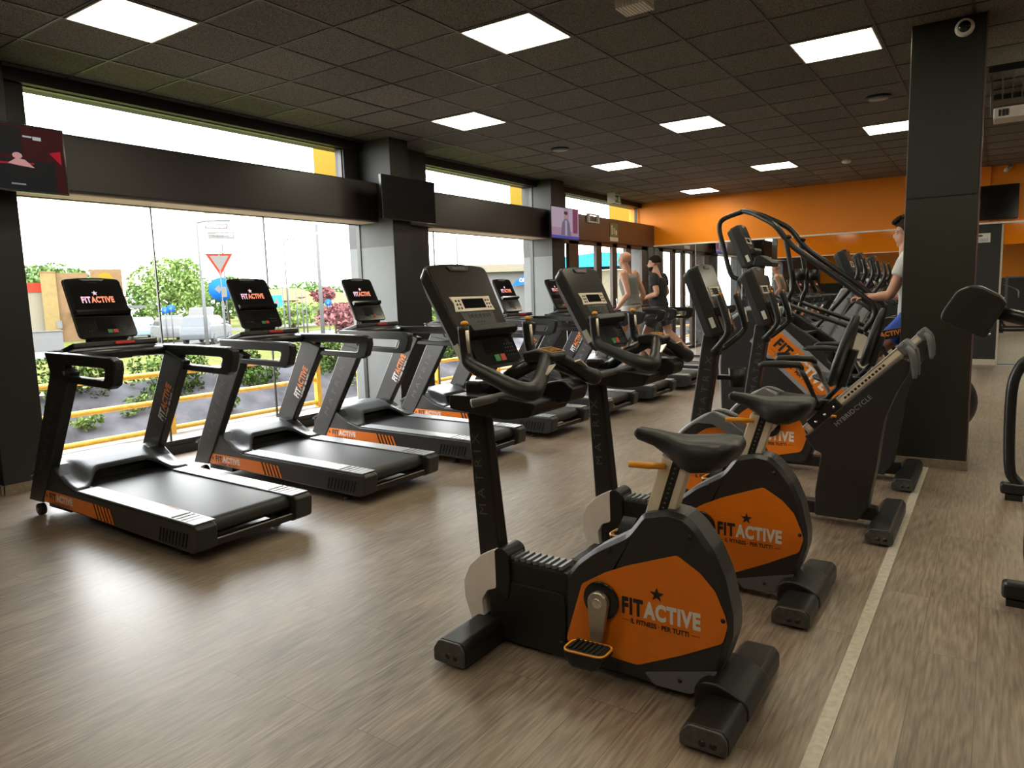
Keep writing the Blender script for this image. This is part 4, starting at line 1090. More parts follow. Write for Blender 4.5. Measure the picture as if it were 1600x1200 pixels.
# ---------------------------------------------------------------- stair climber
def make_climber():
    X, Y = -1.5, 7.4
    t = empty('stair_climber', (X, Y, 0), 'large stair climbing machine with long overhead handrails and orange side panel', 'stair climber')
    side = rpoly([(-2.25, .02), (-2.28, .75), (-2.26, 1.02), (-2.17, 1.19), (-2.03, 1.29), (-1.78, 1.28), (-1.30, .95), (-1.28, .80), (-.95, .62), (-.62, .34), (-.58, .02)], .05, 4)
    for s in (-1, 1):
        yo = Y + s*.33; yi = Y + s*.27
        a, b_ = sorted((yo, yi))
        sw = MB().prism(side, a, b_, 'y').build('side_wall', 'darkgrey', t, bevel=.012)
        yd = yo + s*.001
        u = Vector((.52, 0, -.49)).normalized(); v = Vector((-u.z, 0, u.x))
        o = Vector((-1.93, yd, .985))
        def quad(a0, a1, b0, b1, d):
            P = [o + u*a + v*b for a, b in ((a0, b0), (a1, b0), (a1, b1), (a0, b1))]
            return [(p.x, p.z) for p in P]
        MB().prism(quad(-.04, 1.15, -.04, .27, 0), *sorted((yd, yd+s*.004)), 'y').build('silver_border', 'silvergrey', sw)
        MB().prism(quad(.0, 1.10, -.0, .225, 0), *sorted((yd+s*.004, yd+s*.007)), 'y').build('orange_panel', 'org', sw)
        b = MB()
        if s < 0: put_logo(b, o + u*.15 + v*.085 + Vector((0, s*.009, 0)), u, v, .62, .105, star_left=True)
        else: put_logo(b, o + u*.75 + v*.085 + Vector((0, s*.009, 0)), -u, v, .62, .105, star_left=True)
        b.build('panel_logo', ['ink', 'letter'], sw, fixn=False)
    b = MB().loft([[Vector((x, Y+w, z)) for x, z in ((-2.27, .02), (-2.31, .75), (-2.29, 1.04), (-2.19, 1.22), (-2.03, 1.32), (-1.8, 1.30), (-1.8, .02))] for w in (-.29, -.27, .27, .29)], smooth=False)
    b.build('front_cowl', 'silvergrey', t, bevel=.03, seg=4)
    for k in range(6):
        x0 = -1.72 + .19*k; z = 1.06 - .165*k
        st = MB().box(x0, x0+.24, Y-.265, Y+.265, z-.03, z).box(x0, x0+.02, Y-.265, Y+.265, z, z+.14)
        st.build('step', 'rubber', t, bevel=.005)
    MB().box(-2.2, -.65, Y-.2, Y+.2, .02, .10).build('base_frame', 'metalblack', t)
    # console on its arm
    console(t, Y, (-2.0, 1.72), (-2.17, 2.13), .14, .13, .13, 'climb')
    b = MB().prism(rpoly([(-2.10, 1.72), (-1.98, 1.70), (-1.90, 1.30), (-2.08, 1.30)], .02), Y-.06, Y+.06, 'y'); b.build('console_mast', 'darkgrey', t, bevel=.01)
    b = MB().loft([[Vector((x, Y+w, z)) for x, z in ((-2.02, 1.72), (-2.0, 1.80), (-1.95, 1.82), (-1.83, 1.74), (-1.85, 1.70))] for w in (-.14, -.13, .13, .14)], smooth=False); b.build('reading_rack', 'plastic', t, bevel=.01)
    # overhead hoop and rails
    sc = lambda x, z: (x*1.042, 1.5+(z-1.5)*1.042)
    P = [(*sc(x, z), ) for x, z in ((-2.12, 1.593), (-2.189, 1.65), (-2.259, 1.911), (-2.302, 2.09), (-2.261, 2.18), (-2.072, 2.237))]
    b = MB().tube([(x, Y, z) for x, z in P], .025, 12, smoothpath=5); b.build('front_hoop', 'metalblack', t)
    near = [(-2.14, 2.27), (-2.03, 2.235), (-1.913, 2.175), (-1.771, 2.085), (-1.668, 1.951), (-1.579, 1.856), (-1.405, 1.718), (-1.164, 1.531), (-.977, 1.377), (-.90, 1.30), (-.90, 1.20), (-.98, 1.08)]
    for s in (-1, 1):
        pts = [(x, Y + s*(.04 if i == 0 else .13 if i == 1 else .24 if i == 2 else .30), z) for i, (x, z) in enumerate(near)]
        h = MB().tube(pts, .027, 12, smoothpath=4).build('handrail', 'metalblack', t)
        ps = [(-1.668, Y+s*.30, 1.94), (-1.626, Y+s*.30, 1.717), (-1.597, Y+s*.30, 1.495), (-1.63, Y+s*.30, 1.40), (-1.68, Y+s*.30, 1.22)]
        MB().tube(ps, .023, 10, smoothpath=4).build('rail_post', 'metalblack', t)
        cup = lambda z, r: [Vector((-1.53+r*math.cos(2*math.pi*k/16), Y+s*.30+r*math.sin(2*math.pi*k/16), z)) for k in range(16)]
        MB().loft([cup(1.555, .05), cup(1.665, .056), cup(1.665, .048), cup(1.57, .042)]).build('cup_holder', 'plastic', t)
        MB().tube([(-1.81, Y+s*.30, 1.436), (-1.594, Y+s*.30, 1.312), (-1.178, Y+s*.30, 1.153), (-.98, Y+s*.30, 1.07)], .021, 10).build('lower_rail', 'metalblack', t)
        MB().ball((-1.645, Y+s*.30, 1.965), .03, .03, .02).build('rail_joint', 'plastic', t)
        # rear guard bar carrying lettering
        a, b_ = sorted((Y+s*.31, Y+s*.345))
        gb = MB().prism(rpoly([(-.93, .98), (-.55, 1.06), (-.55, 1.14), (-.93, 1.07)], .015), a, b_, 'y').build('guard_bar', 'plastic', t, bevel=.006)
        if s < 0:
            b = MB(); u = Vector((.38, 0, .075)).normalized(); v = Vector((-u.z, 0, u.x))
            put_logo(b, Vector((-.91, Y-.347, 1.012)), u, v, .26, .045, star=False, slogan=False); b.build('bar_lettering', ['letter', 'letterorg'], gb, fixn=False)
        MB().tube([(-.98, Y+s*.30, 1.08), (-.84, Y+s*.30, .95), (-.74, Y+s*.30, .75), (-.80, Y+s*.30, .52)], .02, 10, smoothpath=4).build('rear_bow', 'metalblack', t)
    return t
make_climber()

# ---------------------------------------------------------------- elliptical trainers
def make_elliptical():
    X, Y = -1.4, 8.6
    t = empty('elliptical_trainer', (X, Y, 0))
    console(t, Y, (-1.22, 1.46), (-1.385, 1.885), .15, .14, .12, 'elliptical')
    MB().prism([(-1.98, .40), (-1.80, .36), (-1.26, 1.45), (-1.41, 1.47)], Y-.075, Y+.075, 'y').build('mast', 'silvergrey', t, bevel=.02, seg=3)
    ms = kids(t)[-1]
    b = MB(); d = Vector((.54, 0, 1.09)).normalized(); put_text(b, 'MATRIX', Vector((-1.64, Y-.077, .92)), d, Vector((-d.z, 0, d.x)), .45, .05, 0, 1.6); b.build('maker_lettering', 'dimletter', ms, fixn=False)
    b = MB().prism(rpoly([(-2.45, .05), (-2.48, .45), (-2.25, .68), (-1.9, .66), (-1.65, .40), (-1.6, .05)], .08, 5), Y-.15, Y+.15, 'y'); b.build('drive_housing', 'darkgrey', t, bevel=.03)
    for s in (-1, 1):
        b = MB().tube([(-1.75, Y+s*.24, .55), (-1.68, Y+s*.24, .95), (-1.50, Y+s*.24, 1.20), (-1.30, Y+s*.25, 1.45), (-1.22, Y+s*.26, 1.62), (-1.25, Y+s*.26, 1.78)], [.02, .02, .022, .024, .022, .02], 10, smoothpath=4)
        b.build('moving_arm', 'metalblack', t)
        b = MB().tube([(-1.95, Y+s*.2, .35), (-.75, Y+s*.2, .22)], .025, 10).box(-1.35, -.98, Y+s*.2-.07, Y+s*.2+.07, .27, .32).box(-1.37, -1.34, Y+s*.2-.07, Y+s*.2+.07, .27, .38); b.build('foot_pedal', 'plastic', t, bevel=.005)
        MB().tube([(-1.36, Y+s*.05, 1.35), (-1.20, Y+s*.13, 1.30), (-1.10, Y+s*.14, 1.22)], .02, 10, smoothpath=3).build('fixed_handle', 'rubber', t)
    MB().box(-2.4, -.5, Y-.05, Y+.05, .03, .12).box(-2.35, -2.25, Y-.3, Y+.3, 0, .08).box(-.62, -.5, Y-.3, Y+.3, 0, .08).build('base_frame', 'metalblack', t, bevel=.006)
    MB().box(-.85, -.62, Y-.22, Y+.22, .12, .26).build('rear_wheel_cover', 'darkgrey', t, bevel=.03)
    return t
el = make_elliptical()
for i, (y, lab) in enumerate(((8.6, 'elliptical trainer nearest the stair climber, tall slanted grey mast'), (9.7, 'middle elliptical trainer of the row behind the stair climber'), (10.8, 'farthest elliptical trainer of the row, before the mirror'))):
    o = el if i == 0 else copy_tree(el)
    o.location = (-1.4, y, 0); tag(o, lab, 'elliptical trainer', 'elliptical trainers behind the stair climber')

# ---------------------------------------------------------------- machine at the right edge
r = empty('weight_machine', (.3, 4.6, 0), 'black tube framed weight machine at the right edge with large padded head', 'weight machine')
head = rpoly([(-.176, 1.358), (-.168, 1.39), (-.125, 1.465), (-.085, 1.484), (-.05, 1.482), (.018, 1.442), (.034, 1.415), (.028, 1.40), (.0, 1.34), (-.025, 1.288), (-.04, 1.290)], .015, 3)
hd = MB().prism(head, 3.18, 3.42, 'y').build('padded_head', 'darkgrey', r, bevel=.014, seg=3)
MB().prism(rpoly([(-.128, 1.334), (-.085, 1.418), (-.06, 1.447), (-.03, 1.448), (.02, 1.422), (.022, 1.416), (-.03, 1.442), (-.058, 1.441), (-.08, 1.414), (-.122, 1.332)], .003), 3.177, 3.181, 'y').build('seam', 'ink', hd)
MB().cyl((-.015, 3.178, 1.302), (-.015, 3.174, 1.302), .004, 10).build('bolt', 'chrome', hd)
MB().tube([(0, 3.30, 1.38), (.35, 3.35, 1.27), (.55, 3.6, 1.15), (.55, 4.6, .95)], .026, 12, smoothpath=4).build('lever_arm', 'metalblack', r)
b = MB().tube([(.20, 5.84, .97), (.155, 5.84, .92), (.115, 5.84, .74), (.125, 5.84, .25), (.17, 5.84, .13), (.26, 5.84, .07)], .034, 12, smoothpath=4); b.build('bent_upright', 'metalblack', r)
b = MB().tube([(.215, 3.9, .62), (.185, 3.9, .45), (.19, 3.9, .2), (.26, 3.9, .10)], .03, 12, smoothpath=4); b.build('bent_upright', 'metalblack', r)
MB().box(.08, .95, 5.80, 5.88, .04, .12).build('base_foot', 'metalblack', r, bevel=.02, seg=3); MB().box(.08, .95, 3.86, 3.94, .03, .11).build('base_foot', 'metalblack', r, bevel=.02, seg=3)
MB().box(.11, .21, 5.80, 5.88, 0, .04).build('rubber_foot', 'rubber', r); MB().box(.10, .20, 3.86, 3.94, 0, .03).build('rubber_foot', 'rubber', r)
MB().box(.85, .93, 3.86, 5.88, .05, .12).box(.20, .26, 5.80, 5.86, .60, 1.60).box(.20, .8, 5.80, 5.86, 1.55, 1.60).build('frame_post', 'grey', r, bevel=.008)
MB().ball((.21, 5.8, 1.0), .03, .02, .03).build('pivot_knob', 'chrome', r)
o = MB().ball((0, 0, 0), .34, .34, .34, 28, 18).build('exercise_ball', 'rubber', None)
o.location = (-.44, 8.06, .34); tag(o, 'black exercise ball on the floor behind the black column', 'exercise ball')
o = empty('fire_extinguisher', (-3.25, 14.9, 0), 'red fire extinguisher standing before the far mirror', 'fire extinguisher')
MB().cyl((-3.25, 14.9, 0), (-3.25, 14.9, .5), .08, 18).build('cylinder_body', 'red', o, bevel=.03)
MB().tube([(-3.25, 14.9, .5), (-3.25, 14.9, .56), (-3.17, 14.9, .58)], .015, 8).build('valve', 'metalblack', o)
# ================================================================ people
K['hair'] = mat('dark brown hair', (.018, .011, .007), .85, spec=.15, noise=.3, nscale=60, bump=.8, bscale=90)
K['greyshirt'] = mat('grey jersey', (.19, .19, .18), .85, noise=.1, nscale=8, bump=.4, bscale=200)
K['blackshirt'] = mat('black jersey', (.012, .012, .013), .8, bump=.3)
K['whiteshirt'] = mat('light grey jersey', (.52, .51, .50), .85)
K['whiteshorts'] = mat('pale shorts', (.46, .42, .38), .8)
K['greyshorts'] = mat('dark grey shorts', (.055, .058, .065), .8)
K['blueshorts'] = mat('blue shorts', (.03, .10, .55), .7)
K['shoe'] = mat('grey trainers', (.16, .16, .17), .6)
K['sole'] = mat('pale shoe sole', (.5, .5, .48), .6)
K['eyewhite'] = mat('eye white', (.7, .68, .65), .3)
def remeshed(mb, name, m, parent, T, vox=.009, smooth=4):
    o = mb.build(name, m, parent, T=T)
    r = o.modifiers.new('fuse', 'REMESH'); r.mode = 'VOXEL'; r.voxel_size = vox; r.use_smooth_shade = True
    s = o.modifiers.new('soften', 'SMOOTH'); s.factor = .6; s.iterations = smooth
    return o
def person(loc, J, label, S, bald=False, shirt='greyshirt', shorts='greyshorts', sleeves=0, hem=.50, sock=False, beard=False, curly=False):
    """J: joints in local (forward, left, up) metres for a 1.75 m figure; S scales; faces room -x"""
    t = empty('person', loc, label, 'person')
    T = Matrix(((-S, 0, 0), (0, -S, 0), (0, 0, S))).to_4x4(); T.translation = Vector(loc)
    V = {k: Vector(v) for k, v in J.items()}
    b = MB()
    pel, chest, neck, head = V['pelvis'], V['chest'], V['neck'], V['head']
    def ell(c, rx, ry, up_, n=18):
        up_ = up_.normalized(); fx = Vector((1, 0, 0)); fx = (fx - up_*fx.dot(up_)).normalized(); ly = up_.cross(fx)
        return [c + fx*rx*math.cos(2*math.pi*k/n) + ly*ry*math.sin(2*math.pi*k/n) for k in range(n)]
    up_ = chest - pel
    def torso(mb, grow=0.0, z0=-.12, z1=1.0, flare=0.0):
        prof = [(-.22, .075, .12), (-.12, .105, .165), (0, .110, .165), (.25, .098, .145), (.45, .095, .138), (.7, .108, .160), (.95, .115, .180), (1.15, .105, .185), (1.28, .075, .13), (1.38, .05, .07)]
        secs = []
        for h, rx, ry in prof:
            if h < z0 or h > z1: continue
            fl = flare*max(0, .5-h)
            secs.append(ell(pel + up_*h, rx+grow+fl*.5, ry+grow+fl, up_))
        mb.loft(secs)
    torso(b, 0, -.3, 2)
    b.tube([chest + up_*.15, neck, head - Vector((0, 0, .05))], [.078, .060, .056], 14)
    # head: skull, jaw, nose, ears, brow
    hv = (V.get('look', Vector((1, 0, 0)))).normalized(); hl = Vector((0, 0, 1)).cross(hv).normalized()
    def H(f, l, u): return head + hv*f + hl*l + Vector((0, 0, u))
    def hball(c, rf, rl, ru, n=14, m=10):
        secs = []
        for i in range(m+1):
            ph = min(max(math.pi*i/m, .03), math.pi-.03)
            secs.append([H(c[0]+rf*math.sin(ph)*math.cos(2*math.pi*k/n), c[1]+rl*math.sin(ph)*math.sin(2*math.pi*k/n), c[2]-ru*math.cos(ph)) for k in range(n)])
        b.loft(secs)
    hball((-.012, 0, .045), .098, .077, .082); hball((.022, 0, -.025), .068, .058, .085)
    hball((.045, 0, -.085), .035, .032, .025); hball((.094, 0, -.012), .018, .013, .026); hball((.080, 0, .028), .018, .045, .012)
    hball((.078, 0, -.052), .016, .024, .010)
    for s in (-1, 1): hball((-.005, s*.078, -.005), .018, .010, .032)
    # limbs
    for s, n_ in ((1, 'l'), (-1, 'r')):
        sh, el_, wr = V['sh_'+n_], V['el_'+n_], V['wr_'+n_]
        b.tube([chest + up_*.12 + Vector((0, s*.08, 0)), sh, sh.lerp(el_, .35), el_, el_.lerp(wr, .3), wr], [.065, .064, .053, .042, .043, .028], 12, smoothpath=3)
        hip, kn, an, toe = V['hip_'+n_], V['kn_'+n_], V['an_'+n_], V['toe_'+n_]
        b.tube([hip + Vector((0, 0, .06)), hip, hip.lerp(kn, .4), kn, kn.lerp(an, .3), kn.lerp(an, .7), an], [.085, .092, .080, .056, .058, .042, .036], 14, smoothpath=3)
        b.tube([an, an.lerp(toe, .5), toe], [.038, .036, .026], 10)
        # hand: palm, four fingers and thumb curling round the bar
        d = V['hand_'+n_].normalized()                                 # direction the fingers point
        sd = V['side_'+n_].normalized(); dn = V['curl_'+n_].normalized()
        pc = wr + d*.045
        b.loft([[wr + sd*.024*math.cos(a) + dn*.014*math.sin(a) for a in [2*math.pi*k/10 for k in range(10)]],
                [wr + d*.04 + sd*.038*math.cos(a) + dn*.014*math.sin(a) for a in [2*math.pi*k/10 for k in range(10)]],
                [wr + d*.088 + sd*.040*math.cos(a) + dn*.012*math.sin(a) for a in [2*math.pi*k/10 for k in range(10)]]])
        for q, L in ((-.031, .062), (-.011, .072), (.010, .068), (.030, .052)):
            a0 = wr + d*.082 + sd*q
            a1 = a0 + d*L*.38 + dn*L*.12; a2 = a1 + d*L*.12 + dn*L*.36; a3 = a2 - d*L*.16 + dn*L*.24
            b.tube([a0, a1, a2, a3], [.0095, .009, .0085, .0075], 8)
        th = wr + d*.028 - sd*.034
        b.tube([th, th - sd*.022 + d*.024 + dn*.008, th - sd*.012 + d*.048 + dn*.028], [.012, .0105, .0085], 8)
    body = remeshed(b, 'body', 'skin', t, T, .0085, 3)
    # eyes
    e = MB()
    for s in (-1, 1): e.mat(0).ball(H(.078, s*.031, .008), .009, .011, .009, 10, 6); e.mat(1).ball(H(.0855, s*.031, .008), .0035, .005, .005, 8, 6)
    e.build('eyes', ['eyewhite', 'hair'], t, T=T)
    # hair
    def shell(mb, cut, g):
        n = 18; secs = []
        for i in range(9):
            ph = math.pi*(1 - i/8*.62) ; ph = min(ph, math.pi-.03)
            row = []
            for k in range(n):
                a = 2*math.pi*k/n; fr = math.cos(a)
                jx = g*(1 + (.5*mnoise.noise(Vector((i*1.7, k*1.3, 3))) if curly else 0))
                u_ = .045 - (.082+jx)*math.cos(ph)
                if fr > .2 and i > 4: u_ = max(u_, .045 + .035*fr)
                row.append(H(-.012+(.098+jx)*math.sin(ph)*math.cos(a), (.077+jx)*math.sin(ph)*math.sin(a), u_))
            secs.append(row)
        mb.loft(secs)
    if not bald:
        h = MB(); shell(h, .5, .022 if curly else .012)
        if curly:
            random.seed(3)
            for k in range(110):
                a = random.uniform(0, 2*math.pi); ph = random.uniform(0, 1.1)
                h.ball(H(-.005+.125*math.sin(ph)*math.cos(a), .10*math.sin(ph)*math.sin(a), .055+.105*math.cos(ph)), .022, n=8, m=5)
        h.build('hair', 'hair', t, T=T)
    if beard:
        h = MB(); 
        secs = [[H(.03+.062*math.cos(a), .061*math.sin(a), u_) for a in [math.pi*(-.62+1.24*k/12) for k in range(13)]] for u_ in (-.045, -.07, -.095, -.108)]
        for i, r_ in enumerate(secs): secs[i] = [v + (H(.03, 0, v.z-head.z)-v)*(.0 if i < 2 else .18*(i-1)) for v in r_]
        h.grid(secs); o = h.build('beard', 'hair', t, T=T); o.modifiers.new('s', 'SOLIDIFY').thickness = .008
    # clothing
    c = MB(); torso(c, .018, -.05, 1.3, .05)
    for s, n_ in ((1, 'l'), (-1, 'r')):
        sh, el_ = V['sh_'+n_], V['el_'+n_]
        if sleeves: c.tube([chest + up_*.12 + Vector((0, s*.08, 0)), sh, sh.lerp(el_, .45), sh.lerp(el_, sleeves)], [.085, .084, .075, .070], 14, smoothpath=3)
        else: c.tube([chest + up_*.15 + Vector((0, s*.05, 0)), chest + up_*.22 + Vector((0, s*.11, 0))], [.08, .055], 12)
    remeshed(c, 'shirt', shirt, t, T, .011, 5)
    c = MB(); torso(c, .012, -.2, .12)
    for s, n_ in ((1, 'l'), (-1, 'r')):
        hip, kn = V['hip_'+n_], V['kn_'+n_]
        c.tube([hip + Vector((0, 0, .06)), hip.lerp(kn, .15), hip.lerp(kn, hem)], [.10, .112, .102], 16, smoothpath=3)
    remeshed(c, 'shorts', shorts, t, T, .011, 5)
    for s, n_ in ((1, 'l'), (-1, 'r')):
        an, toe = V['an_'+n_], V['toe_'+n_]
        heel = an + (an - toe).normalized()*.05; heel.z = min(heel.z, an.z) - .045
        d = (toe-heel).normalized(); upv = Vector((0, -1, 0)).cross(d) if False else Vector((-d.z, 0, d.x))
        if upv.z < 0: upv = -upv
        L = .29; secs = []
        for q, w, h_ in ((0, .025, .05), (.04, .036, .075), (.10, .038, .085), (.17, .043, .060), (.24, .042, .040), (.285, .025, .025)):
            c0 = heel + d*q
            secs.append([c0 + upv*(-.012) + Vector((0, -w, 0)), c0 + upv*h_*.6 + Vector((0, -w*.9, 0)), c0 + upv*h_ + Vector((0, -w*.4, 0)), c0 + upv*h_ + Vector((0, w*.4, 0)), c0 + upv*h_*.6 + Vector((0, w*.9, 0)), c0 + upv*(-.012) + Vector((0, w, 0))])
        so = MB().loft(secs).build('shoe', 'shoe', t, T=T); so.modifiers.new('sub', 'SUBSURF').levels = 1; so.modifiers['sub'].render_levels = 2
        so2 = MB().loft([[s_[0] - upv*.012, s_[0] + upv*.012, s_[5] + upv*.012, s_[5] - upv*.012] for s_ in secs]).build('sole', 'sole', so, T=T)
    return t
base = dict(pelvis=(0, 0, .96), chest=(.05, 0, 1.30), neck=(.085, 0, 1.50), head=(.115, 0, 1.625),
            sh_l=(.045, .195, 1.43), sh_r=(.045, -.195, 1.43),
            el_l=(-.02, .26, 1.14), wr_l=(.13, .36, .98), el_r=(-.02, -.26, 1.14), wr_r=(.13, -.36, .98),
            hip_l=(0, .09, .92), kn_l=(.12, .10, .52), an_l=(.02, .10, .10), toe_l=(.18, .11, .03),
            hip_r=(0, -.09, .92), kn_r=(-.02, -.10, .52), an_r=(-.30, -.10, .17), toe_r=(-.17, -.11, .04),
            hand_l=(.5, .1, -.3), side_l=(0, -1, 0), curl_l=(-.2, 0, -1), hand_r=(.5, -.1, -.3), side_r=(0, 1, 0), curl_r=(-.2, 0, -1))
g1 = dict(base); g1.update(el_l=(-.06, .27, 1.13), wr_l=(.06, .36, .93), el_r=(-.06, -.27, 1.13), wr_r=(.06, -.36, .93))
person((-4.83, 10.56, .25), g1, 'bald person in a grey tank top and pale shorts walking on a treadmill', 1.075, bald=True, shirt='greyshirt', shorts='whiteshorts', hem=.42)
g2 = dict(base); g2.update(pelvis=(0, 0, .92), head=(.10, 0, 1.60), chest=(.03, 0, 1.27), neck=(.06, 0, 1.46), sh_l=(.03, .19, 1.38), sh_r=(.03, -.19, 1.38),
    el_l=(-.05, .25, 1.12), wr_l=(.18, .22, 1.05), el_r=(-.02, -.25, 1.12), wr_r=(.20, -.20, 1.10), hip_l=(0, .09, .88), kn_l=(.20, .10, .50), an_l=(.28, .10, .10), toe_l=(.44, .11, .05),
    hip_r=(0, -.09, .88), kn_r=(-.10, -.10, .50), an_r=(-.46, -.10, .17), toe_r=(-.34, -.11, .03), look=(1, .25, -.1))
person((-4.90, 11.88, .25), g2, 'dark-haired person in black t-shirt and grey shorts striding on the farthest treadmill', 1.075, shirt='blackshirt', shorts='greyshorts', sleeves=.55, hem=.75, beard=True)
g3 = dict(base); g3.update(el_l=(.18, .24, 1.12), wr_l=(.36, .27, 1.10), hand_l=(1, .05, .1), el_r=(.15, -.24, 1.12), wr_r=(.34, -.26, 1.12), hand_r=(1, -.05, .1), kn_l=(.28, .10, .62), an_l=(.20, .10, .25), toe_l=(.36, .11, .18),
    kn_r=(.02, -.10, .50), an_r=(-.05, -.10, .09), toe_r=(.10, -.11, .02), head=(.085, 0, 1.64))
person((-.60, 7.4, .23), g3, 'curly-haired person in pale shirt and blue shorts half hidden by the black column', 1.04, shirt='whiteshirt', shorts='blueshorts', sleeves=.5, hem=.6, curly=True)
# ================================================================ outdoors
def vp(px, py, D):
    """a point D metres away over the ground in a given direction from the camera stand"""
    d = Rm @ Vector((px-800, py-600, 1109)); d /= math.hypot(d.x, d.y); return Vector((0, 0, 1.5)) + d*D
K['outwhite'] = mat('outdoor white', (0.11, 0.11, 0.108), .5, spec=.02)  # white with a lowered base colour for outdoor things
K['lawn'] = mat('yellow green grass', (0.069, 0.075, 0.018), .9, noise=.25, nscale=1.5, spec=.02)  # yellow-green base colour with random variation
K['asphalt'] = mat('pale asphalt', (0.075, 0.075, 0.072), .8, noise=.1, nscale=3, spec=.02)
K['pave'] = mat('grey paving', (0.23, 0.215, 0.20), .7, noise=.2, nscale=6, spec=.02)
K['cloth'] = mat('grey weed cloth', (0.072, 0.071, 0.078), .8, noise=.45, nscale=2.5, bump=.5, bscale=30, spec=.02)
K['leafdark'] = mat('hedge leaves', (0.060, 0.100, 0.025), .6, noise=.5, nscale=6, spec=.02)
K['leaf'] = mat('light green leaves', (0.120, 0.180, 0.050), .6, noise=.4, nscale=2, spec=.02)
K['leaf2'] = mat('mid green leaves', (0.075, 0.125, 0.040), .6, noise=.4, nscale=1, spec=.02)
K['leafred'] = mat('purple red leaves', (0.150, 0.060, 0.065), .6, noise=.4, nscale=3, spec=.02)
K['bark'] = mat('bark', (.10, .07, .05), .9, spec=.02)
K['carsilver'] = mat('silver car paint', (0.085, 0.092, 0.10), .25, metal=.2, spec=.15)
K['carwhite'] = mat('white car paint', (0.11, 0.11, 0.11), .25, spec=.15)
K['carred'] = mat('red car paint', (0.275, 0.015, 0.015), .25, spec=.15)
K['carblue'] = mat('pale blue car paint', (0.150, 0.210, 0.260), .25, spec=.15)
K['carglass'] = mat('car glass', (.02, .026, .03), .1, spec=.2)
K['tyre'] = mat('tyre', (.02, .02, .02), .7)
K['brick'] = mat('orange brown cladding', (0.135, 0.085, 0.045), .7, noise=.12, nscale=3, spec=.02)
K['brick2'] = mat('ochre cladding', (0.155, 0.115, 0.050), .7, noise=.1, nscale=3, spec=.02)
K['creamwall'] = mat('cream render', (.15, .135, .10), .8, spec=.02)
K['roof'] = mat('terracotta roof', (0.210, 0.100, 0.050), .8, noise=.25, nscale=2, spec=.02)
K['signred'] = mat('sign red', (0.375, 0.025, 0.015), .5, spec=.02)
K['signblue'] = mat('sign blue', (0.010, 0.080, 0.325), .4, spec=.02)
K['cyan'] = mat('turquoise awning', (0.025, 0.190, 0.275), .5, spec=.02)
K['galv'] = mat('pale galvanised pole', (0.085, 0.088, 0.09), .5, spec=.02)
K['sunyellow'] = mat('yellow render', (0.165, 0.110, 0.015), .7, spec=.02)
struct(MB().box(-8.45, -7.05, -4.6, 22, -.25, -.04), 'ground_paving', 'pave')
def gz(x, y):
    if x > -8.45: return -.3
    if x > -9.9: return -.3 + (.75)*(-8.45-x)/1.45
    if x > -24: return .45 - 1.35*(-9.9-x)/14.1
    return -.9
xs_ = [-8.4, -8.7, -9.0, -9.3, -9.6, -9.9]; ys_ = [-5+.5*k for k in range(56)]
random.seed(4)
o = MB().grid([[Vector((x, y, gz(x, y)+random.uniform(-.03, .03))) for y in ys_] for x in xs_]).build('ground_bank', 'cloth'); tag(o, kind='structure')
xs_ = [-9.9, -14, -19, -24, -27]; ys_ = [-30+5*k for k in range(40)]
tag(MB().grid([[Vector((x, y, gz(x, y))) for y in ys_] for x in xs_]).build('ground_lawn', 'lawn'), kind='structure')
tag(MB().box(-38, -27, -60, 160, -1.2, -.9).build('ground_verge', 'lawn'), kind='structure')
tag(MB().box(-47, -38, -60, 160, -1.2, -.91).build('ground_road', 'asphalt'), kind='structure')
tag(MB().box(-56, -47, -60, 160, -1.2, -.88).build('ground_verge', 'lawn'), kind='structure')
tag(MB().box(-64, -56, -60, 160, -1.2, -.9).build('ground_car_park', 'asphalt'), kind='structure')
tag(MB().box(-190, -64, -60, 200, -1.2, -.88).build('ground_field', 'lawn'), kind='structure')
tag(MB().box(-27, 30, 22, 160, -1.2, -.9).build('ground_forecourt', 'asphalt'), kind='structure')
# yellow pier of the facade and the railing
struct(MB().box(-8.1, -7.3, 7.05, 7.65, 2.75, 4.2).box(-8.1, -7.3, 12.0, 12.6, 2.75, 4.2).box(-8.1, -7.1, 16.4, 18.2, 2.75, 4.2), 'wall_outer_pier', 'sunyellow')
def railing(y0, y1, lab):
    r = empty('railing', (-8.2, (y0+y1)/2, -.1), lab, 'railing', 'yellow railings outside the windows')
    for z in (.70, .365, .03): MB().tube([(-8.2, y0, z), (-8.2, y1, z)], .032, 10).build('rail', 'yellow', r)
    n = max(1, round((y1-y0)/1.9))
    for k in range(n+1):
        y = y0 + (y1-y0)*k/n
        MB().box(-8.235, -8.165, y-.04, y+.04, -.1, .70).build('post', 'yellow', r)
railing(-4.0, 2.3, 'yellow tube railing outside, left of the dark column and out of view')
railing(2.4, 6.95, 'yellow tube railing outside the large left window')
railing(7.8, 13.4, 'yellow tube railing outside the middle window, right of the grey column')
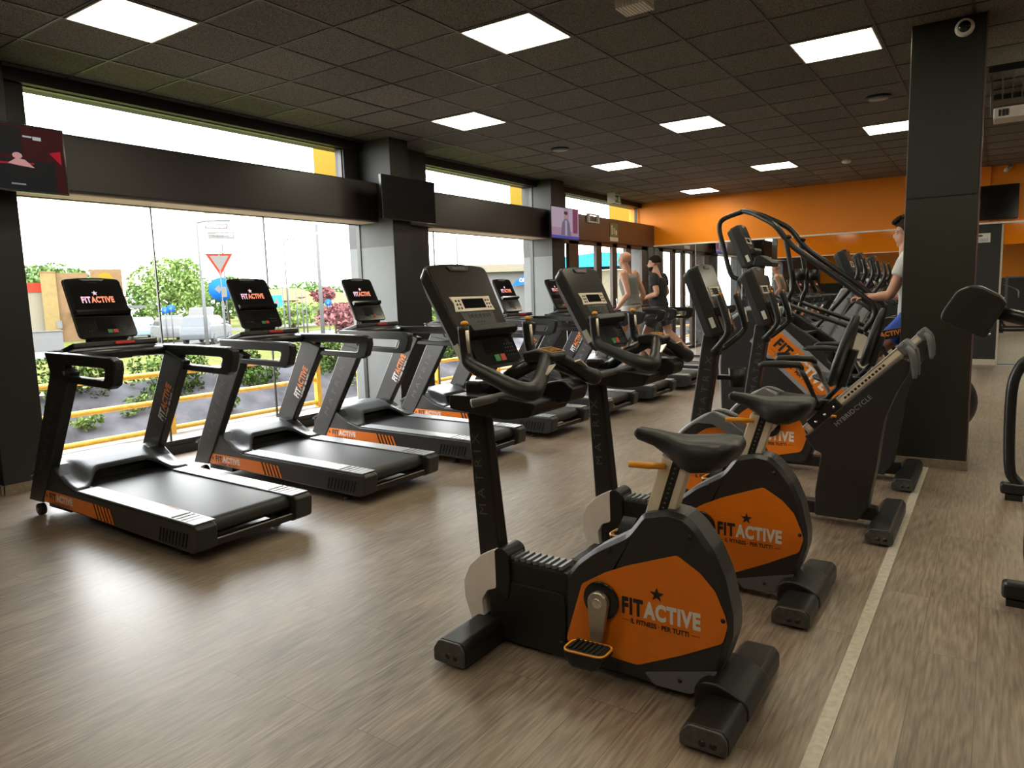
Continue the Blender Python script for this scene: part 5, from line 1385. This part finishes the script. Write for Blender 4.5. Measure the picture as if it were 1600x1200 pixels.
# hedge: leafy clumps
def foliage(name, c, rx, ry, rz, n, size, m, parent=None, seed=1, T=None, blobs=9):
    random.seed(seed); b = MB(); c = Vector(c)
    cs = []
    for k in range(blobs):
        a = random.uniform(0, 2*math.pi); h = random.uniform(-.75, .8); rr = math.sqrt(max(0, 1-h*h))*random.uniform(.3, .75)
        cs.append((Vector((math.cos(a)*rr*rx, math.sin(a)*rr*ry, h*rz)), random.uniform(.35, .6)))
    for k in range(n):
        o_, q = cs[k % blobs]
        d = Vector((random.gauss(0, 1), random.gauss(0, 1), random.gauss(0, 1))).normalized()*random.uniform(.55, 1.0)**.5
        p = c + o_ + Vector((d.x*rx*q, d.y*ry*q, d.z*rz*q))
        u = Vector((random.gauss(0, 1), random.gauss(0, 1), random.gauss(0, 1))).normalized(); w = u.orthogonal().normalized()
        s_ = size*random.uniform(.6, 1.3)
        b._add([p - u*s_, p + w*s_*.45, p + u*s_, p - w*s_*.45], [(0, 1, 2, 3)])
    return b.build(name, m, parent, fixn=False)
spots = [(-9.75, 2.8, .75, .62), (-9.8, 4.3, .68, .5), (-9.75, 5.6, .62, .45), (-9.7, 6.9, .6, .42), (-9.75, 8.4, .62, .42), (-9.7, 9.9, .62, .42), (-9.7, 11.6, .6, .4), (-9.7, 13.4, .55, .4)]
labs = ['leafy green shrub above the railing, farthest left behind the dark column', 'green shrub behind the nearest treadmill console', 'low shrub right of the nearest treadmill', 'low shrub behind the second treadmill',
        'low shrub seen past the fourth treadmill', 'low shrub outside the middle window, left part', 'low shrub outside the middle window, right part', 'low shrub outside near the entrance doors']
for i, (x, y, z, h) in enumerate(spots):
    r = empty('shrub', (x, y, gz(x, y)), labs[i], 'shrub', 'shrubs on the bank')
    foliage('leaves', (x, y, z-.18), .33, .62, h*.85, 3000, .032, 'leafdark', r, seed=20+i, blobs=12)
    MB().tube([(x, y, gz(x, y)-.05), (x, y+.05, z)], [.03, .015], 6).build('stem', 'bark', r)
for i, (y, z) in enumerate(((3.0, .2), (4.1, .05), (4.8, .15), (5.9, .0), (8.6, .1), (9.6, .0))):
    x = -8.45 - (z+.3)/.75*1.45
    o = foliage('weed_tuft', (x+.05, y, z+.06), .10, .28, .12, 160, .035, 'leaf', None, seed=60+i, blobs=4)
    tag(o, 'small weed tuft on the grey bank behind the railing, %s from the left' % ['first', 'second', 'third', 'fourth', 'fifth', 'sixth'][i], 'weed', 'weeds on the bank')
def tree(px, pt, pb, D, w, m, lab, n=2600, seed=1, size=.26, group='trees in the distance'):
    top = vp(px, pt, D); bot = vp(px, pb, D); bot.z = max(bot.z, -.9)
    r = empty('tree', (top.x, top.y, -.9), lab, 'tree', group)
    cz = (top.z+bot.z)/2; rz = (top.z-bot.z)/2
    foliage('crown', (top.x, top.y, cz), w*.85, w*.85, rz, n, size, m, r, seed=seed, blobs=16)
    MB().tube([(top.x, top.y, -.95), (top.x, top.y, cz), (top.x+.1, top.y, cz+rz*.6)], [w*.07, w*.05, .02], 8).build('trunk', 'bark', r)
tree(260, 405, 512, 72, 3.6, 'leaf', 'large light green tree behind the parked cars', 4200, 1, .22)
tree(310, 440, 512, 88, 2.6, 'leaf', 'smaller green tree just right of the large tree', 2200, 2, .22)
tree(225, 452, 512, 90, 2.4, 'leaf2', 'dark small conifer left of the large tree', 1200, 3)
tree(85, 412, 470, 85, 5.0, 'leaf2', 'tree crown rising behind the restaurant roof', 1600, 4, .3)
tree(52, 424, 480, 95, 3, 'leaf2', 'faint tree at the left edge beside the dark column', 900, 5, .3)
tree(352, 434, 500, 82, 2.8, 'leaf2', 'dark green round tree behind the blue arrow sign', 1600, 6, .3)
tree(405, 440, 486, 150, 5.5, 'leaf2', 'tree line behind the second treadmill console', 1400, 7, .4)
tree(470, 444, 484, 165, 8, 'leaf2', 'tree line above the terracotta roofs', 1600, 8, .5)
tree(530, 446, 484, 150, 6, 'leaf2', 'tree line left of the grey column', 1600, 9, .5)
tree(455, 474, 505, 70, 4.2, 'leaf', 'light green bush band in the field', 1200, 10, .25)
tree(524, 478, 516, 48, 1.9, 'leafred', 'purple red bush right of the pale pole', 1500, 11, .16)
tree(505, 452, 470, 74, 1.5, 'leafred', 'faint reddish tree between the roofs', 600, 12, .3)
tree(660, 460, 515, 60, 2.6, 'leaf', 'green tree seen right of the first grey column', 1200, 13, .25)
tree(976, 440, 475, 60, 3.0, 'leaf', 'green tree seen through the entrance doors', 1200, 14, .25)
tree(930, 470, 520, 70, 3.0, 'leaf2', 'bush beyond the entrance doors, low', 900, 15, .25)
# vehicles
def car(loc, heading, paint, lab, scale=1.0, van=False):
    r = empty('car', loc, lab, 'car')
    T = Matrix.Translation(loc) @ Matrix.Rotation(heading, 4, 'Z') @ Matrix.Scale(scale, 4)
    hw = .82; H_ = 1.55 if not van else 1.85
    prof = rpoly([(-1.80, .28), (-1.84, .62), (-1.78, .84), (-1.62, .95), (-.95, 1.05), (1.70, 1.05), (1.80, .85), (1.84, .55), (1.80, .28)], .08)
    MB().prism(prof, -hw, hw, 'y').build('body', paint, r, bevel=.09, seg=3, T=T)
    x0, x1 = (-1.05, 1.72) if not van else (-1.35, 1.78)
    b = MB().loft([[Vector(v) for v in ((x0, -hw+.03, 1.0), (x1, -hw+.03, 1.0), (x1, hw-.03, 1.0), (x0, hw-.03, 1.0))],
                   [Vector(v) for v in ((x0+.62, -hw+.17, H_-.06), (x1-.16, -hw+.17, H_-.06), (x1-.16, hw-.17, H_-.06), (x0+.62, hw-.17, H_-.06))],
                   [Vector(v) for v in ((x0+.75, -hw+.22, H_), (x1-.24, -hw+.22, H_), (x1-.24, hw-.22, H_), (x0+.75, hw-.22, H_))]], smooth=False)
    b.build('cabin', paint, r, bevel=.03, T=T)
    # glazing lies just outside the cabin
    g_ = MB()
    def lerp3(a, b_, t): return Vector(a).lerp(Vector(b_), t)
    for s in (-1, 1):
        y0_, y1_ = s*(hw-.025), s*(hw-.165)
        for (a0, a1, c0, c1) in (((x0+.14), (x0+.95), (x0+.58), (x0+1.02)), ((x0+1.03), (x0+1.75), (x0+1.10), (x0+1.72)), ((x0+1.85), (x1-.12), (x0+1.85), (x1-.22))):
            g_._add([(a0, y0_, 1.07), (a1, y0_, 1.07), (c1, y1_-s*.0, H_-.12), (c0, y1_, H_-.12)], [(0, 1, 2, 3)])
    g_.build('side_window', 'carglass', r, T=T, fixn=False)
    MB()._add([(x0+.06, -hw+.08, 1.06), (x0+.06, hw-.08, 1.06), (x0+.54, hw-.2, H_-.10), (x0+.54, -hw+.2, H_-.10)], [(0, 1, 2, 3)]).build('windscreen', 'carglass', r, T=T @ Matrix.Translation((-.03, 0, .02)), fixn=False)
    for xw in (-1.18, 1.15):
        for s in (-1, 1):
            w_ = MB().cyl((xw, s*(hw-.16), .30), (xw, s*(hw+.01), .30), .30, 22).build('wheel', 'tyre', r, bevel=.03, T=T)
            MB().cyl((xw, s*(hw+.01), .30), (xw, s*(hw+.02), .30), .19, 16).build('wheel_cover', 'galv', w_, T=T)
    for s in (-1, 1):
        MB().box(-1.86, -1.70, s*.62-.14, s*.62+.14, .72, .86).build('headlight', 'outwhite', r, bevel=.03, T=T)
        MB().box(-.75, -.62, s*(hw+.09)-.07, s*(hw+.09)+.07, 1.05, 1.18).build('wing_mirror', paint, r, bevel=.02, T=T)
    MB().box(-1.865, -1.84, -.42, .42, .38, .56).build('grille', 'tyre', r, T=T); MB().box(-1.875, -1.866, -.26, .26, .50, .60).build('number_plate', 'outwhite', r, T=T)
    return r
def gp(px, py, z=-.9):
    d = Rm @ Vector((px-800, py-600, 1109)); t_ = (z-1.5)/d.z; return Vector((0, 0, 1.5)) + d*t_
p = gp(325, 536); car((p.x, p.y, -.9), math.radians(-52), 'carsilver', 'silver small car parked left of the blue arrow sign', 1.12)
p = vp(299, 505, 60); car((p.x+.6, p.y+.6, -.9), math.radians(-35), 'carwhite', 'white van parked behind the silver car', 1.2, van=True)
p = vp(243, 505, 55); car((p.x+1.2, p.y+.2, -.9), math.radians(-20), 'carwhite', 'white car parked below the large tree', 1.05)
p = vp(266, 505, 66); car((p.x, p.y, -.9), math.radians(-20), 'carsilver', 'grey car parked between the white car and the van', 1.05)
p = vp(218, 505, 61); car((p.x, p.y, -.9), math.radians(-20), 'carblue', 'bluish car parked just right of the nearest console', 1.05)
p = vp(476, 494, 118); car((p.x, p.y, -.9), math.radians(60), 'carred', 'small red car far away between the second and third consoles', 1.05)
p = gp(1085, 530); car((-11.4, 26.5, -.9), math.radians(80), 'carblue', 'pale blue car outside near the entrance, seen in the doors', 1.05)
# restaurant
def placed(px, py, D):
    p = vp(px, py, D); d = Vector((p.x, p.y, 0)).normalized(); rgt = Vector((d.y, -d.x, 0))
    T = Matrix(((rgt.x, d.x, 0), (rgt.y, d.y, 0), (0, 0, 1))).to_4x4(); T.translation = Vector((p.x, p.y, -.9)); return T, p
T, p = placed(62, 430, 62)
r = empty('restaurant', T.translation, 'orange brown restaurant building seen past the dark column', 'building')
MB().box(0, .95, 0, 6, 0, 5.1).build('ochre_wall', 'brick2', r, T=T)
MB().box(.95, 3.0, .3, 6, 0, 5.05).build('brown_wall', 'brick', r, T=T)
MB().box(-3.2, 0, .5, 6, 0, 4.0).build('cream_wall', 'creamwall', r, T=T)
MB().box(-3.3, 0, .4, 6, 3.7, 4.35).build('red_fascia', 'signred', r, T=T)
MB().box(3.2, 5.5, 1, 6, 0, 3.2).build('low_wing', 'creamwall', r, T=T)
MB().box(-.03, .98, -.03, 6, 5.05, 5.16).build('parapet', 'brick', r, T=T)
w = MB().box(.7, 1.05, -.05, .0, 1.0, 1.55).build('window_frame', 'outwhite', r, T=T)
w = MB().box(1.9, 2.9, .22, .30, .75, 1.65).build('window_frame', 'outwhite', r, T=T)
b = MB()
for i in range(2):
    for j_ in range(2): b.box(1.95+.47*i, 2.37+.47*i, .20, .22, .80+.42*j_, 1.17+.42*j_)
b.build('panes', 'carglass', w, T=T)
MB().box(1.6, 3.3, -.6, .3, 2.05, 2.2).build('canopy', 'outwhite', r, T=T)
b = MB().tube([(2.5, .3, 3.2), (1.7, -.6, 2.2)], .04, 6).tube([(3.1, .3, 3.2), (2.5, -.6, 2.2)], .04, 6); b.build('canopy_rod', 'outwhite', r, T=T)
T, p = placed(141, 430, 72)
r2 = empty('sign_board', T.translation, 'brown rooftop sign board with yellow arch shape above the nearest console', 'sign')
MB().box(0, 2.4, 0, .2, 3.5, 5.75).build('board', 'brick', r2, T=T)
MB().box(.2, .35, .05, .18, 0, 3.5).box(1.85, 2.0, .05, .18, 0, 3.5).build('post', 'galv', r2, T=T)
MB().prism([(1.1+.62*math.cos(math.pi*k/14), 4.85+.62*math.sin(math.pi*k/14)) for k in range(15)], -.03, 0, 'y').build('yellow_emblem', 'sunyellow', r2, T=T)
T, p = placed(222, 492, 80); o = empty('carport', T.translation, 'white flat carport roof between the console and the large tree', 'carport')
MB().box(-1.5, 3.2, 0, 3, 2.25, 2.55).build('flat_roof', 'outwhite', o, T=T); MB().box(2.9, 3.0, .2, .3, 0, 2.25).box(-1.3, -1.2, .2, .3, 0, 2.25).build('post', 'galv', o, T=T)
T, p = placed(50, 520, 50); o = empty('low_wall', T.translation, 'low white wall on the lawn beside the dark column', 'wall')
MB().box(0, 1.5, 0, .3, 0, 1.1).build('panel', 'outwhite', o, T=T); MB().box(-.05, 1.55, -.05, .35, 1.1, 1.15).build('coping', 'galv', o, T=T)
# houses with tiled roofs
for i, (px, py, D, wd, lab) in enumerate(((418, 452, 104, 8, 'pale house with terracotta roof, mostly behind the second console'), (452, 450, 128, 10, 'pale house with terracotta roof right of the second console'), (512, 456, 88, 9, 'pale house with wide terracotta roof left of the grey column'))):
    T, p = placed(px, py, D)
    o = empty('house', T.translation, lab, 'house', 'far houses'); zt = p.z + .9
    MB().box(-wd/2, wd/2, 0, 8, 0, zt-1.6).build('wall', 'creamwall', o, T=T)
    MB().loft([[Vector(v) for v in ((-wd/2-.5, -.5, zt-1.6), (wd/2+.5, -.5, zt-1.6), (wd/2+.5, 8.5, zt-1.6), (-wd/2-.5, 8.5, zt-1.6))], [Vector(v) for v in ((-wd*.15, 3.5, zt), (wd*.15, 3.5, zt), (wd*.15, 4.5, zt), (-wd*.15, 4.5, zt))]], smooth=False).build('roof', 'roof', o, T=T)
    for k in range(3): MB().box(-wd*.32+k*wd*.28, -wd*.32+k*wd*.28+.9, -.05, 0, .9, 2.0).build('window', 'carglass', o, T=T)
# signs and poles
def pole(px, pt, D, r_, lab, group='poles along the road', arm=False, z0=None):
    p = vp(px, pt, D); g0 = gz(p.x, p.y) if z0 is None else z0
    o = empty('lamp_post' if arm else 'pole', (p.x, p.y, g0), lab, 'pole', group)
    MB().cyl((p.x, p.y, g0), (p.x, p.y, p.z), r_, 10, r_*.7).build('shaft', 'galv', o)
    if arm:
        d = Vector((p.y, -p.x, 0)).normalized()
        MB().tube([(p.x, p.y, p.z-.05), Vector((p.x, p.y, p.z+.08)) + d*.6, Vector((p.x, p.y, p.z+.1)) + d*1.5], .05, 6).build('lamp_arm', 'galv', o)
        MB().obox(Vector((p.x, p.y, p.z+.1)) + d*1.5, d, (-d.y, d.x, 0), (0, 0, 1), .3, .1, .05).build('lamp_head', 'galv', o)
    return o
pole(316, 437, 40, .09, 'pale post left of the yield sign'); pole(494, 350, 30, .09, 'tall pale pole in front of the purple red bush')
pole(307, 347, 45, .07, 'tall lamp post far left of the yield sign', arm=True); pole(443, 375, 66, .08, 'far lamp post between the second and third consoles', arm=True)
for i, px in enumerate((441, 450, 462, 471, 477)): pole(px, 448+2*i, 52, .05, 'thin pale post in the field, %s from the left' % ['first', 'second', 'third', 'fourth', 'fifth'][i])
pole(713, 370, 34, .06, 'thin tall pole seen over the nearest bike console', z0=-.9)
p = vp(342, 397, 22); d = Vector((p.x, p.y, 0)).normalized(); T = Matrix(((d.y, d.x, 0), (-d.x, d.y, 0), (0, 0, 1))).to_4x4(); T.translation = Vector((p.x, p.y, 0))
o = empty('traffic_sign', (p.x, p.y, gz(p.x, p.y)), 'red and white yield triangle above a blue round arrow sign on a pole', 'traffic sign')
MB().cyl((0, .03, -.95), (0, .03, 2.9), .035, 10).build('post', 'galv', o, T=T)
MB().prism([(-.37, 2.93), (.37, 2.93), (0, 2.29)], 0, .02, 'y').build('triangle_plate', 'signred', o, T=T)
MB().prism([(-.25, 2.86), (.25, 2.86), (0, 2.43)], -.006, 0, 'y').build('triangle_centre', 'outwhite', o, T=T)
MB().cyl((-.02, .02, 1.92), (-.02, 0, 1.92), .33, 30).build('round_plate', 'signblue', o, T=T)
MB().prism([(-.19, 1.93), (-.05, 2.06), (-.05, 1.99), (.13, 1.99), (.13, 1.70), (.0, 1.70), (.0, 1.87), (-.05, 1.87), (-.05, 1.80)], -.006, 0, 'y').build('arrow', 'outwhite', o, T=T)
def small_sign(px, py, D, shape, m, s, lab, z0=None):
    p = vp(px, py, D); d = Vector((p.x, p.y, 0)).normalized(); T = Matrix(((d.y, d.x, 0), (-d.x, d.y, 0), (0, 0, 1))).to_4x4(); T.translation = Vector((p.x, p.y, 0))
    g0 = gz(p.x, p.y) if z0 is None else z0
    o = empty('traffic_sign', (p.x, p.y, g0), lab, 'traffic sign')
    MB().cyl((0, .03, g0), (0, .03, p.z+.2), .035, 8).build('post', 'galv', o, T=T)
    if shape == 'disc': MB().cyl((0, .02, p.z), (0, 0, p.z), s, 20).build('plate', m, o, T=T); MB().prism([(-s*.5, p.z-s*.1), (s*.3, p.z+s*.5), (s*.1, p.z-s*.5)], -.01, 0, 'y').build('arrow', 'outwhite', o, T=T)
    else: MB().box(-s, s, 0, .02, p.z-s, p.z+s).build('plate', m, o, T=T); MB().prism([(-s*.6, p.z-s*.6), (s*.6, p.z-s*.6), (0, p.z+s*.6)], -.01, 0, 'y').build('symbol', 'outwhite', o, T=T)
small_sign(258, 485, 52, 'disc', 'signblue', .23, 'small blue arrow sign before the large tree, left of a pair'); small_sign(267, 482, 50, 'disc', 'signblue', .24, 'small blue arrow sign before the large tree, right of a pair')
small_sign(432, 470, 56, 'sq', 'cyan', .42, 'square blue crossing sign right of the second console'); small_sign(513, 473, 60, 'disc', 'signblue', .3, 'tiny blue round sign left of the third console')
# restaurant pylon sign
T, p = placed(346, 372, 60)
o = empty('pylon_sign', T.translation, 'tall white pylon with a Café sign and yellow emblem high above the yield sign', 'sign')
zc = p.z + .9
MB().cyl((0, .3, 0), (0, .3, zc-.4), .06, 8).build('post', 'galv', o, T=T)
MB().box(-.95, .95, 0, .2, zc-.05, zc+.48).build('cafe_panel', 'outwhite', o, T=T)
b = MB(); put_text(b, 'Café', Vector((-.65, -.01, zc+.08)), (1, 0, 0), (0, 0, 1), .8, .30, .01); b.build('cafe_lettering', 'galv', o, T=T, fixn=False)
MB().box(.55, .85, -.02, 0, zc+.05, zc+.4).build('grey_square', 'grey', o, T=T)
MB().ring([(-1.1, zc+.72), (.5, zc+.72), (.5, zc+1.1), (-1.1, zc+1.1)], [(-1.0, zc+.8), (.4, zc+.8), (.4, zc+1.02), (-1.0, zc+1.02)], 0, .1, 'y').build('orange_frame', 'signred', o, T=T)
MB().prism([(-.2+.9*math.cos(math.pi*k/10), zc+1.85+.5*math.sin(math.pi*k/10)) for k in range(11)], 0, .15, 'y').build('yellow_emblem', 'sunyellow', o, T=T)
# workshop and canopy through the middle window and the doors
T, p = placed(818, 440, 38); o = empty('workshop', T.translation, 'white workshop building with a blue sign beyond the middle window', 'building'); zc = p.z+.9
MB().box(-3.0, 1.0, 0, 8, zc+.55, zc+.95).build('roof_slab', 'creamwall', o, T=T); MB().box(-2.2, 1.0, .4, 8, 0, zc+.55).build('wall', 'outwhite', o, T=T)
b = MB().prism([(-.62, zc-.22), (-.35, zc+.12), (.05, zc+.30), (.62, zc+.36), (.62, zc-.10)], -.06, 0, 'y'); b.build('blue_sign', 'signblue', o, T=T)
b = MB(); put_text(b, 'Officine', Vector((-.22, -.07, zc-.02)), (1, 0, 0), (0, 0, 1), .72, .20, .02); b.build('sign_lettering', 'letter', o, T=T, fixn=False)
T, p = placed(928, 405, 34); o = empty('canopy', T.translation, 'turquoise curved canopy over a pale hall seen through the doors', 'building'); zc = p.z+.9
MB().prism([(-1.6, zc-.35), (2.2, zc-.35), (2.2, zc+.0), (1.2, zc+.25), (.2, zc+.32), (-1.6, zc+.12)], 0, 5, 'y').build('canopy_roof', 'cyan', o, T=T)
MB().box(-1.6, 2.2, .5, 5, 0, zc-.5).build('hall_wall', 'creamwall', o, T=T)
o = MB().box(-8.3, -7.3, 17.6, 18.1, -.9, 2.70).build('brick_pier', 'brick'); tag(o, 'narrow brown brick pier outside the right door pane', 'pier')
